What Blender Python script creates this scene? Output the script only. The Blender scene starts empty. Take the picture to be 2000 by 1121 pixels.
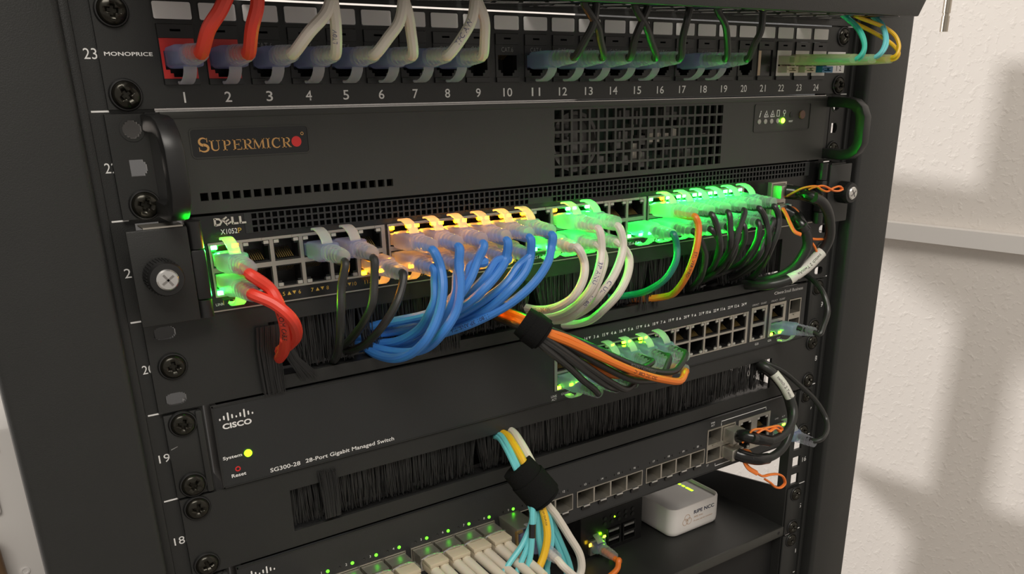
import bpy, bmesh, math, random
from mathutils import Matrix, Vector

# ------------------------------------------------------------------ camera, world, lights, exposure
S = 0.001                                   # every length below is in millimetres
scn = bpy.context.scene
COL = scn.collection
random.seed(7)

cam_d = bpy.data.cameras.new('camera')
cam = bpy.data.objects.new('camera', cam_d)
COL.objects.link(cam)
_r = ((0.8004471, -0.5993999, 0.0020393), (-0.2142653, -0.2893070, -0.9329479), (0.5597989, 0.7463385, -0.3600055))
cam.matrix_world = Matrix((
    (_r[0][0], -_r[1][0], -_r[2][0], -312.716 * S),
    (_r[0][1], -_r[1][1], -_r[2][1], -415.691 * S),
    (_r[0][2], -_r[1][2], -_r[2][2], 16.784 * S),
    (0, 0, 0, 1)))
cam_d.sensor_width = 36.0
cam_d.lens = 1697.46 * 36.0 / 2000.0
cam_d.shift_x = -118.454 / 2000.0
cam_d.shift_y = 228.578 / 2000.0
cam_d.clip_start = 0.01
scn.camera = cam

world = bpy.data.worlds.new('room_light')
scn.world = world
world.use_nodes = True
world.node_tree.nodes['Background'].inputs[0].default_value = (1.0, 0.93, 0.84, 1)
world.node_tree.nodes['Background'].inputs[1].default_value = 0.42

def area_light(name, loc, target, sx, sy, power, col=(1, 0.94, 0.86)):
    d = bpy.data.lights.new(name, 'AREA')
    d.shape = 'RECTANGLE'; d.size = sx; d.size_y = sy; d.energy = power; d.color = col
    o = bpy.data.objects.new(name, d)
    COL.objects.link(o)
    o.location = loc
    o.rotation_euler = (Vector(target) - Vector(loc)).to_track_quat('-Z', 'Y').to_euler()
    o['kind'] = 'helper'
    return o
area_light('ceiling_light', (-0.55, -1.3, 1.45), (0.0, 0.0, -0.2), 1.2, 0.6, 25)
area_light('rear_low_light', (-2.6, 1.84, 0.66), (0.6, 0.15, -0.25), 0.16, 0.16, 74, (1, 0.97, 0.95))  # unseen lamp low at rear left, placed for the rack's shadows on the wall

scn.view_settings.view_transform = 'Standard'
scn.view_settings.look = 'None'
scn.view_settings.gamma = 1.0
scn.view_settings.exposure = 0.0
scn.view_settings.use_curve_mapping = False
scn.cycles.use_denoising = True
scn.cycles.max_bounces = 8
scn.cycles.transparent_max_bounces = 16
scn.cycles.sample_clamp_indirect = 3.0
scn.cycles.blur_glossy = 0.5

# ------------------------------------------------------------------ materials
MATS = {}
def mat(name, col, rough=0.5, metal=0.0, spec=0.5, bump=0.0, bscale=2500.0, vary=0.0, coat=0.0):
    m = bpy.data.materials.new(name); m.use_nodes = True
    nt = m.node_tree; b = nt.nodes['Principled BSDF']
    b.inputs['Base Color'].default_value = (*col, 1)
    b.inputs['Roughness'].default_value = rough
    b.inputs['Metallic'].default_value = metal
    b.inputs['Specular IOR Level'].default_value = spec
    b.inputs['Coat Weight'].default_value = coat
    if bump or vary:
        tc = nt.nodes.new('ShaderNodeTexCoord')
        no = nt.nodes.new('ShaderNodeTexNoise'); no.inputs['Scale'].default_value = bscale; no.inputs['Detail'].default_value = 3
        nt.links.new(tc.outputs['Object'], no.inputs['Vector'])
        if bump:
            bp = nt.nodes.new('ShaderNodeBump'); bp.inputs['Strength'].default_value = bump; bp.inputs['Distance'].default_value = 0.0004
            nt.links.new(no.outputs['Fac'], bp.inputs['Height']); nt.links.new(bp.outputs['Normal'], b.inputs['Normal'])
        if vary:
            n2 = nt.nodes.new('ShaderNodeTexNoise'); n2.inputs['Scale'].default_value = 60; n2.inputs['Detail'].default_value = 4
            nt.links.new(tc.outputs['Object'], n2.inputs['Vector'])
            mx = nt.nodes.new('ShaderNodeMix'); mx.data_type = 'RGBA'
            mx.inputs[6].default_value = (*[c * (1 - vary) for c in col], 1); mx.inputs[7].default_value = (*[min(1, c * (1 + vary)) for c in col], 1)
            nt.links.new(n2.outputs['Fac'], mx.inputs[0]); nt.links.new(mx.outputs[2], b.inputs['Base Color'])
    MATS[name] = m
    return m
def emit(name, col, strength):
    m = bpy.data.materials.new(name); m.use_nodes = True
    nt = m.node_tree; nt.nodes.clear()
    e = nt.nodes.new('ShaderNodeEmission'); e.inputs[0].default_value = (*col, 1); e.inputs[1].default_value = strength
    o = nt.nodes.new('ShaderNodeOutputMaterial'); nt.links.new(e.outputs[0], o.inputs[0])
    MATS[name] = m
    return m
def clear_plastic(name, col, tint, clear=0.42, rough=0.12):
    m = bpy.data.materials.new(name); m.use_nodes = True
    nt = m.node_tree; b = nt.nodes['Principled BSDF']; out = nt.nodes['Material Output']
    b.inputs['Base Color'].default_value = (*col, 1); b.inputs['Roughness'].default_value = rough
    tl = nt.nodes.new('ShaderNodeBsdfTranslucent'); tl.inputs[0].default_value = (*[min(1, c * 1.35) for c in col], 1)
    tr = nt.nodes.new('ShaderNodeBsdfTransparent'); tr.inputs[0].default_value = (*tint, 1)
    a = nt.nodes.new('ShaderNodeMixShader'); a.inputs[0].default_value = 0.55
    c = nt.nodes.new('ShaderNodeMixShader'); c.inputs[0].default_value = clear
    nt.links.new(b.outputs[0], a.inputs[1]); nt.links.new(tl.outputs[0], a.inputs[2])
    nt.links.new(a.outputs[0], c.inputs[1]); nt.links.new(tr.outputs[0], c.inputs[2]); nt.links.new(c.outputs[0], out.inputs[0])
    MATS[name] = m
    return m

mat('rack_black', (0.023, 0.0235, 0.0225), 0.44, 0, 0.45, 0.25, 2200, 0.08)
mat('panel_black', (0.021, 0.0215, 0.0205), 0.44, 0, 0.45, 0.2, 2600, 0.06)
mat('bezel_grey', (0.038, 0.0385, 0.034), 0.38, 0, 0.45, 0.15, 3000, 0.06)
mat('switch_grey', (0.024, 0.025, 0.0255), 0.38, 0, 0.45, 0.15, 3000, 0.05)
mat('strip_black', (0.010, 0.010, 0.010), 0.22, 0, 0.5)
mat('plastic_black', (0.013, 0.013, 0.013), 0.38)
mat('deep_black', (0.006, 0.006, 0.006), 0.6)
mat('gloss_black', (0.006, 0.006, 0.006), 0.05, 0, 0.8)
mat('bristle', (0.016, 0.016, 0.016), 0.4)
mat('screw_black', (0.030, 0.028, 0.022), 0.22, 0.7, 0.5, 0, 1, 0.5)
mat('steel', (0.52, 0.49, 0.43), 0.38, 0.85, 0.5, 0.1, 900, 0.1)
mat('bright_steel', (0.75, 0.74, 0.72), 0.25, 0.9)
mat('brass', (0.75, 0.5, 0.2), 0.3, 0.9)
mat('gold', (0.55, 0.38, 0.12), 0.35, 0.8)
mat('paper', (0.86, 0.83, 0.81), 0.7)
mat('white_print', (0.86, 0.85, 0.83), 0.6)
mat('gold_print', (0.62, 0.40, 0.07), 0.6)
mat('grey_print', (0.24, 0.24, 0.23), 0.6)
mat('logo_tan', (0.66, 0.36, 0.12), 0.45)
mat('logo_red', (0.72, 0.03, 0.03), 0.4)
mat('chrome_logo', (0.72, 0.68, 0.60), 0.3, 0.6)
mat('jack_red', (0.62, 0.03, 0.025), 0.4)
mat('jack_white', (0.74, 0.70, 0.64), 0.45)
mat('sheath_red', (0.80, 0.055, 0.03), 0.42)
mat('sheath_white', (0.72, 0.66, 0.58), 0.45)
mat('sheath_black', (0.022, 0.022, 0.021), 0.36)
mat('sheath_blue', (0.045, 0.21, 0.62), 0.42)
mat('sheath_green', (0.01, 0.17, 0.13), 0.38)
mat('sheath_orange', (0.80, 0.19, 0.02), 0.42)
mat('tab_orange', (0.90, 0.22, 0.035), 0.45)
mat('fiber_aqua', (0.16, 0.60, 0.64), 0.4)
mat('fiber_yellow', (0.85, 0.50, 0.02), 0.4)
mat('fiber_teal', (0.05, 0.50, 0.38), 0.4)
mat('boot_cream', (0.70, 0.64, 0.53), 0.5)
mat('lc_beige', (0.58, 0.50, 0.37), 0.45)
mat('lc_blue', (0.02, 0.17, 0.34), 0.4)
mat('velcro', (0.010, 0.010, 0.010), 0.95, 0, 0.1, 1.0, 1500)
mat('label_white', (0.70, 0.68, 0.62), 0.6)
mat('router_white', (0.88, 0.84, 0.80), 0.4)
mat('router_grey', (0.72, 0.71, 0.70), 0.12)
mat('ink_navy', (0.02, 0.025, 0.07), 0.6)
mat('ink_blue', (0.10, 0.10, 0.22), 0.6)
mat('ink_tan', (0.55, 0.33, 0.18), 0.6)
mat('ink_black', (0.03, 0.025, 0.025), 0.6)
mat('button_brown', (0.16, 0.085, 0.06), 0.45)
mat('rod_steel', (0.45, 0.40, 0.33), 0.3, 0.9)
mat('tan', (0.62, 0.46, 0.32), 0.6)
mat('led_off', (0.42, 0.41, 0.36), 0.3)
mat('pcb_green', (0.02, 0.05, 0.03), 0.5)
mat('chip_grey', (0.20, 0.19, 0.18), 0.5)
mat('wood_brown', (0.25, 0.15, 0.08), 0.5, 0, 0.4, 0.2, 40, 0.5)
mat('white_paint', (0.80, 0.77, 0.74), 0.45)
emit('led_green', (0.005, 1.0, 0.022), 1700)
emit('led_green_soft', (0.006, 1.0, 0.02), 650)
emit('led_amber', (1.0, 0.31, 0.0005), 330)
emit('led_lime', (0.28, 1.0, 0.01), 6)
emit('led_lime_hot', (0.22, 1.0, 0.004), 90)
emit('led_green_small', (0.10, 1.0, 0.02), 4)
emit('led_cyan', (0.02, 0.8, 0.6), 3)
emit('led_yellow', (1.0, 0.62, 0.02), 12)
clear_plastic('plug_clear', (0.42, 0.45, 0.66), (0.76, 0.79, 0.93), 0.44, 0.05)
clear_plastic('boot_clear', (0.70, 0.71, 0.77), (0.92, 0.93, 0.98), 0.7, 0.02)
clear_plastic('tab_clear', (0.66, 0.66, 0.68), (0.92, 0.92, 0.94), 0.32, 0.08)
clear_plastic('shrink_clear', (0.58, 0.60, 0.42), (0.90, 0.92, 0.78), 0.5, 0.06)

def wall_mat(name, col):
    m = bpy.data.materials.new(name); m.use_nodes = True
    nt = m.node_tree; b = nt.nodes['Principled BSDF']
    b.inputs['Base Color'].default_value = (*col, 1); b.inputs['Roughness'].default_value = 0.55
    tc = nt.nodes.new('ShaderNodeTexCoord')
    n1 = nt.nodes.new('ShaderNodeTexNoise'); n1.inputs['Scale'].default_value = 130; n1.inputs['Detail'].default_value = 3; n1.inputs['Distortion'].default_value = 0.2
    rp = nt.nodes.new('ShaderNodeValToRGB'); rp.color_ramp.elements[0].position = 0.52; rp.color_ramp.elements[1].position = 0.78
    bp = nt.nodes.new('ShaderNodeBump'); bp.inputs['Strength'].default_value = 0.5; bp.inputs['Distance'].default_value = 0.0012
    nt.links.new(tc.outputs['Object'], n1.inputs['Vector']); nt.links.new(n1.outputs['Fac'], rp.inputs[0])
    nt.links.new(rp.outputs[0], bp.inputs['Height']); nt.links.new(bp.outputs['Normal'], b.inputs['Normal'])
    MATS[name] = m
wall_mat('wall_paint', (0.80, 0.75, 0.70))
mat('floor_grey', (0.25, 0.23, 0.21), 0.5, 0, 0.4, 0.1, 30, 0.2)

# ------------------------------------------------------------------ mesh helpers (millimetres)
def superellipse(hw, hh, n, e):
    o = []
    for i in range(n):
        a = 2 * math.pi * (i + 0.5) / n
        c, s = math.cos(a), math.sin(a)
        o.append((math.copysign(abs(c) ** (2 / e), c) * hw, math.copysign(abs(s) ** (2 / e), s) * hh))
    return o
def smooth_path(pts, per=6):
    P = [Vector(p) for p in pts]
    if len(P) < 3: return P
    out = []
    ext = [P[0] * 2 - P[1]] + P + [P[-1] * 2 - P[-2]]
    for i in range(1, len(ext) - 2):
        p0, p1, p2, p3 = ext[i - 1:i + 3]
        t0 = 0.0; t1 = max(1e-4, (p1 - p0).length ** 0.5); t2 = t1 + max(1e-4, (p2 - p1).length ** 0.5); t3 = t2 + max(1e-4, (p3 - p2).length ** 0.5)
        for k in range(per):
            t = t1 + (t2 - t1) * k / per
            a1 = p0 * ((t1 - t) / (t1 - t0)) + p1 * ((t - t0) / (t1 - t0))
            a2 = p1 * ((t2 - t) / (t2 - t1)) + p2 * ((t - t1) / (t2 - t1))
            a3 = p2 * ((t3 - t) / (t3 - t2)) + p3 * ((t - t2) / (t3 - t2))
            b1 = a1 * ((t2 - t) / (t2 - t0)) + a2 * ((t - t0) / (t2 - t0))
            b2 = a2 * ((t3 - t) / (t3 - t1)) + a3 * ((t - t1) / (t3 - t1))
            out.append(b1 * ((t2 - t) / (t2 - t1)) + b2 * ((t - t1) / (t2 - t1)))
    out.append(P[-1])
    return out
def frames(P):
    T = []
    for i in range(len(P)):
        d = P[min(i + 1, len(P) - 1)] - P[max(i - 1, 0)]
        T.append(d.normalized() if d.length > 1e-9 else Vector((0, -1, 0)))
    u = T[0].cross(Vector((0, 0, 1)))
    if u.length < 1e-3: u = Vector((1, 0, 0))
    u.normalize(); F = []
    for t in T:
        u = (u - t * u.dot(t)).normalized()
        F.append((t, u, t.cross(u)))
    return F

class MB:
    def __init__(s): s.v = []; s.f = []
    def add(s, v, f):
        k = len(s.v); s.v += [tuple(p) for p in v]; s.f += [tuple(i + k for i in q) for q in f]; return s
    def box(s, x0, x1, y0, y1, z0, z1):
        v = [(x, y, z) for x in (x0, x1) for y in (y0, y1) for z in (z0, z1)]
        return s.add(v, [(0, 1, 3, 2), (4, 6, 7, 5), (0, 4, 5, 1), (2, 3, 7, 6), (0, 2, 6, 4), (1, 5, 7, 3)])
    def cbox(s, c, d): return s.box(c[0] - d[0] / 2, c[0] + d[0] / 2, c[1] - d[1] / 2, c[1] + d[1] / 2, c[2] - d[2] / 2, c[2] + d[2] / 2)
    def prism(s, poly, y0, y1):
        n = len(poly)
        v = [(x, y0, z) for x, z in poly] + [(x, y1, z) for x, z in poly]
        return s.add(v, [tuple(range(n)), tuple(range(2 * n - 1, n - 1, -1))] + [(i, i + n, (i + 1) % n + n, (i + 1) % n) for i in range(n)])
    def prism_x(s, poly, x0, x1):          # polygon in (y, z)
        n = len(poly)
        v = [(x0, y, z) for y, z in poly] + [(x1, y, z) for y, z in poly]
        return s.add(v, [tuple(range(n - 1, -1, -1)), tuple(range(n, 2 * n))] + [(i, (i + 1) % n, (i + 1) % n + n, i + n) for i in range(n)])
    def lathe(s, prof, c=(0, 0), n=24, caps=True):    # prof of (radius, y) around the Y axis
        v = []; f = []
        for r, y in prof:
            for i in range(n):
                a = 2 * math.pi * i / n
                v.append((c[0] + r * math.cos(a), y, c[1] + r * math.sin(a)))
        for k in range(len(prof) - 1):
            for i in range(n):
                j = (i + 1) % n
                f.append((k * n + i, k * n + j, (k + 1) * n + j, (k + 1) * n + i))
        if caps: f.append(tuple(range(n - 1, -1, -1))); f.append(tuple(range((len(prof) - 1) * n, len(prof) * n)))
        return s.add(v, f)
    def loft(s, secs, n=16):               # secs of (y, half width, half height, exponent, z offset)
        v = []; f = []
        for y, hw, hh, e, dz in secs: v += [(x, y, z + dz) for x, z in superellipse(hw, hh, n, e)]
        for k in range(len(secs) - 1):
            for i in range(n):
                j = (i + 1) % n
                f.append((k * n + i, k * n + j, (k + 1) * n + j, (k + 1) * n + i))
        f.append(tuple(range(n - 1, -1, -1))); f.append(tuple(range((len(secs) - 1) * n, len(secs) * n)))
        return s.add(v, f)
    def tube(s, pts, r, n=10, per=6, flat=1.0):
        P = smooth_path(pts, per); F = frames(P); v = []; f = []
        m = len(P)
        for i, (p, (t, u, w)) in enumerate(zip(P, F)):
            rr = r(i / (m - 1)) if callable(r) else r
            for k in range(n):
                a = 2 * math.pi * k / n
                v.append(p + u * (math.cos(a) * rr) + w * (math.sin(a) * rr * flat))
        for i in range(m - 1):
            for k in range(n):
                j = (k + 1) % n
                f.append((i * n + k, i * n + j, (i + 1) * n + j, (i + 1) * n + k))
        f.append(tuple(range(n - 1, -1, -1))); f.append(tuple(range((m - 1) * n, m * n)))
        return s.add(v, f)
    def ribbon(s, yz, hw, th, x=0.0):      # strip following (y, z) points, width along X
        n = len(yz); v = []; f = []
        for i, (y, z) in enumerate(yz):
            a = yz[max(0, i - 1)]; b = yz[min(n - 1, i + 1)]
            dy, dz = b[0] - a[0], b[1] - a[1]; L = math.hypot(dy, dz) or 1
            ny, nz = -dz / L * th / 2, dy / L * th / 2
            v += [(x - hw, y + ny, z + nz), (x + hw, y + ny, z + nz), (x + hw, y - ny, z - nz), (x - hw, y - ny, z - nz)]
        for i in range(n - 1):
            k = i * 4
            for q in range(4):
                j = (q + 1) % 4
                f.append((k + q, k + j, k + 4 + j, k + 4 + q))
        f += [(3, 2, 1, 0), tuple((n - 1) * 4 + q for q in range(4))]
        return s.add(v, f)
    def plate(s, x0, x1, z0, z1, y0, y1, holes):
        xs = sorted({x0, x1} | {round(h[i], 3) for h in holes for i in (0, 1)})
        zs = sorted({z0, z1} | {round(h[i], 3) for h in holes for i in (2, 3)})
        nx, nz = len(xs) - 1, len(zs) - 1
        solid = [[True] * nz for _ in range(nx)]
        xi = {x: i for i, x in enumerate(xs)}; zi = {z: i for i, z in enumerate(zs)}
        for h in holes:
            for i in range(xi[round(h[0], 3)], xi[round(h[1], 3)]):
                for k in range(zi[round(h[2], 3)], zi[round(h[3], 3)]): solid[i][k] = False
        idx = {}
        def V(i, k, y):
            key = (i, k, y)
            if key not in idx: idx[key] = len(s.v); s.v.append((xs[i], y, zs[k]))
            return idx[key]
        # merge solid cells in vertical runs to keep the count low
        for i in range(nx):
            for k in range(nz):
                if not solid[i][k]: continue
                s.f.append((V(i, k, y0), V(i + 1, k, y0), V(i + 1, k + 1, y0), V(i, k + 1, y0)))
                s.f.append((V(i, k, y1), V(i, k + 1, y1), V(i + 1, k + 1, y1), V(i + 1, k, y1)))
                if i == 0 or not solid[i - 1][k]: s.f.append((V(i, k, y0), V(i, k + 1, y0), V(i, k + 1, y1), V(i, k, y1)))
                if i == nx - 1 or not solid[i + 1][k]: s.f.append((V(i + 1, k, y0), V(i + 1, k, y1), V(i + 1, k + 1, y1), V(i + 1, k + 1, y0)))
                if k == 0 or not solid[i][k - 1]: s.f.append((V(i, k, y0), V(i, k, y1), V(i + 1, k, y1), V(i + 1, k, y0)))
                if k == nz - 1 or not solid[i][k + 1]: s.f.append((V(i, k + 1, y0), V(i + 1, k + 1, y0), V(i + 1, k + 1, y1), V(i, k + 1, y1)))
        return s
    def mesh(s, name, m, bevel=0.0, segs=2, smooth=True, angle=0.6):
        me = bpy.data.meshes.new(name)
        me.from_pydata([(x * S, y * S, z * S) for x, y, z in s.v], [], s.f)
        bm = bmesh.new(); bm.from_mesh(me)
        bmesh.ops.recalc_face_normals(bm, faces=bm.faces)
        if bevel:
            ed = [e for e in bm.edges if len(e.link_faces) == 2 and e.calc_face_angle(0) > 0.5]
            bmesh.ops.bevel(bm, geom=ed, offset=bevel * S, segments=segs, profile=0.5, affect='EDGES', clamp_overlap=True)
        bm.to_mesh(me); bm.free()
        me.materials.append(MATS[m])
        if smooth:
            me.polygons.foreach_set('use_smooth', [True] * len(me.polygons))
            me.set_sharp_from_angle(angle=angle)
        return me

WL = {}
def link(name, data, parent, loc, rot=None, local=False):
    o = bpy.data.objects.new(name, data); COL.objects.link(o)
    l = Vector(loc)
    if parent is not None:
        o.parent = parent
        if not local: l = l - WL[parent.name]
    WL[o.name] = Vector(loc) if not local else (WL[parent.name] + l)
    M = Matrix.Translation(l * S)
    if rot is not None: M = M @ rot
    o.matrix_basis = M
    return o
def ob(name, mb, m, parent=None, loc=(0, 0, 0), rot=None, local=False, bevel=0.0, smooth=True, angle=0.6, segs=2):
    me = mb if isinstance(mb, bpy.types.Mesh) else mb.mesh(name, m, bevel, segs, smooth, angle)
    return link(name, me, parent, loc, rot, local)
def rel(mb, loc):                              # world-space builder -> relative to loc
    mb.v = [(x - loc[0], y - loc[1], z - loc[2]) for x, y, z in mb.v]; return mb
def part(name, mb, m, parent, **k):            # builder in world millimetres, origin at the parent
    w = WL[parent.name]
    return ob(name, rel(mb, w), m, parent, tuple(w), **k)
def tag(o, label, cat, group=None, kind=None):
    o['label'] = label; o['category'] = cat
    if group: o['group'] = group
    if kind: o['kind'] = kind
    return o
def thing(name, label, cat, loc, group=None):
    o = bpy.data.objects.new(name, None); COL.objects.link(o)
    o.empty_display_size = 0.01
    o.location = Vector(loc) * S; WL[o.name] = Vector(loc)
    return tag(o, label, cat, group)
def struct(name, mb, m, loc=(0, 0, 0), rot=None):
    o = ob(name, mb, m, None, loc, rot); o['kind'] = 'structure'; return o

_TX = {}
def text_mesh(body, m, w=None, h=None, bold=0.0, shear=0.0):
    key = (body, m, w, h, bold, shear)
    if key in _TX: return _TX[key]
    cu = bpy.data.curves.new('lettering', 'FONT'); cu.body = body; cu.size = 1.0; cu.resolution_u = 3; cu.offset = bold; cu.shear = shear
    cu.space_character = 1.02
    t = bpy.data.objects.new('lettering', cu); COL.objects.link(t)
    dg = bpy.context.evaluated_depsgraph_get(); dg.update()
    me = bpy.data.meshes.new_from_object(t.evaluated_get(dg))
    bpy.data.objects.remove(t); bpy.data.curves.remove(cu)
    xs = [v.co.x for v in me.vertices]; ys = [v.co.y for v in me.vertices]
    cx, cy = (min(xs) + max(xs)) / 2, (min(ys) + max(ys)) / 2
    bw, bh = max(xs) - min(xs), max(ys) - min(ys)
    sz = h / bh if h else w / bw
    sx = w / bw if w else sz
    for v in me.vertices: v.co = ((v.co.x - cx) * sx * S, 0.0, (v.co.y - cy) * sz * S)
    me.materials.clear(); me.materials.append(MATS[m]); me.name = 'lettering'
    _TX[key] = me
    return me
def text(body, m, parent, loc, w=None, h=None, bold=0.0, name='lettering', rot=None, shear=0.0):
    return link(name, text_mesh(body, m, w, h, bold, shear), parent, loc, rot)
def flat(polys, m, parent, name, y):           # flat print: list of (x, z) polygons at depth y
    mb = MB()
    for p in polys:
        n = len(p); mb.add([(x, y, z) for x, z in p], [tuple(range(n))])
    return part(name, mb, m, parent, smooth=False)
def circle(cx, cz, r, n=20, rz=None): return [(cx + r * math.cos(2 * math.pi * i / n), cz + (rz or r) * math.sin(2 * math.pi * i / n)) for i in range(n)]
def ring_polys(cx, cz, r0, r1, n=20):
    a = circle(cx, cz, r1, n); b = circle(cx, cz, r0, n)
    return [[a[i], a[(i + 1) % n], b[(i + 1) % n], b[i]] for i in range(n)]
def rrect(x0, x1, z0, z1, r, n=4):
    o = []
    for cx, cz, a0 in ((x1 - r, z1 - r, 0), (x0 + r, z1 - r, 90), (x0 + r, z0 + r, 180), (x1 - r, z0 + r, 270)):
        for i in range(n + 1):
            a = math.radians(a0 + 90 * i / n); o.append((cx + r * math.cos(a), cz + r * math.sin(a)))
    return o
def stroke(pts, w0, w1=None):                  # ribbon polygon along 2-D points
    w1 = w0 if w1 is None else w1
    L = []; R_ = []
    n = len(pts)
    for i, (x, z) in enumerate(pts):
        a = pts[max(0, i - 1)]; b = pts[min(n - 1, i + 1)]
        dx, dz = b[0] - a[0], b[1] - a[1]; l = math.hypot(dx, dz) or 1
        w = (w0 + (w1 - w0) * i / (n - 1)) / 2
        L.append((x - dz / l * w, z + dx / l * w)); R_.append((x + dz / l * w, z - dx / l * w))
    return [[L[i], L[i + 1], R_[i + 1], R_[i]] for i in range(n - 1)]
def RX(a): return Matrix.Rotation(math.radians(a), 4, 'X')
def RY(a): return Matrix.Rotation(math.radians(a), 4, 'Y')
def RZ(a): return Matrix.Rotation(math.radians(a), 4, 'Z')
U = 44.45
def bool_cut(mesh_a, mesh_b, name):
    a = bpy.data.objects.new('cut_a', mesh_a); b = bpy.data.objects.new('cut_b', mesh_b)
    COL.objects.link(a); COL.objects.link(b)
    md = a.modifiers.new('cut', 'BOOLEAN'); md.object = b; md.operation = 'DIFFERENCE'; md.solver = 'EXACT'
    dg = bpy.context.evaluated_depsgraph_get(); dg.update()
    me = bpy.data.meshes.new_from_object(a.evaluated_get(dg)); me.name = name
    bpy.data.objects.remove(a); bpy.data.objects.remove(b)
    return me
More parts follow.
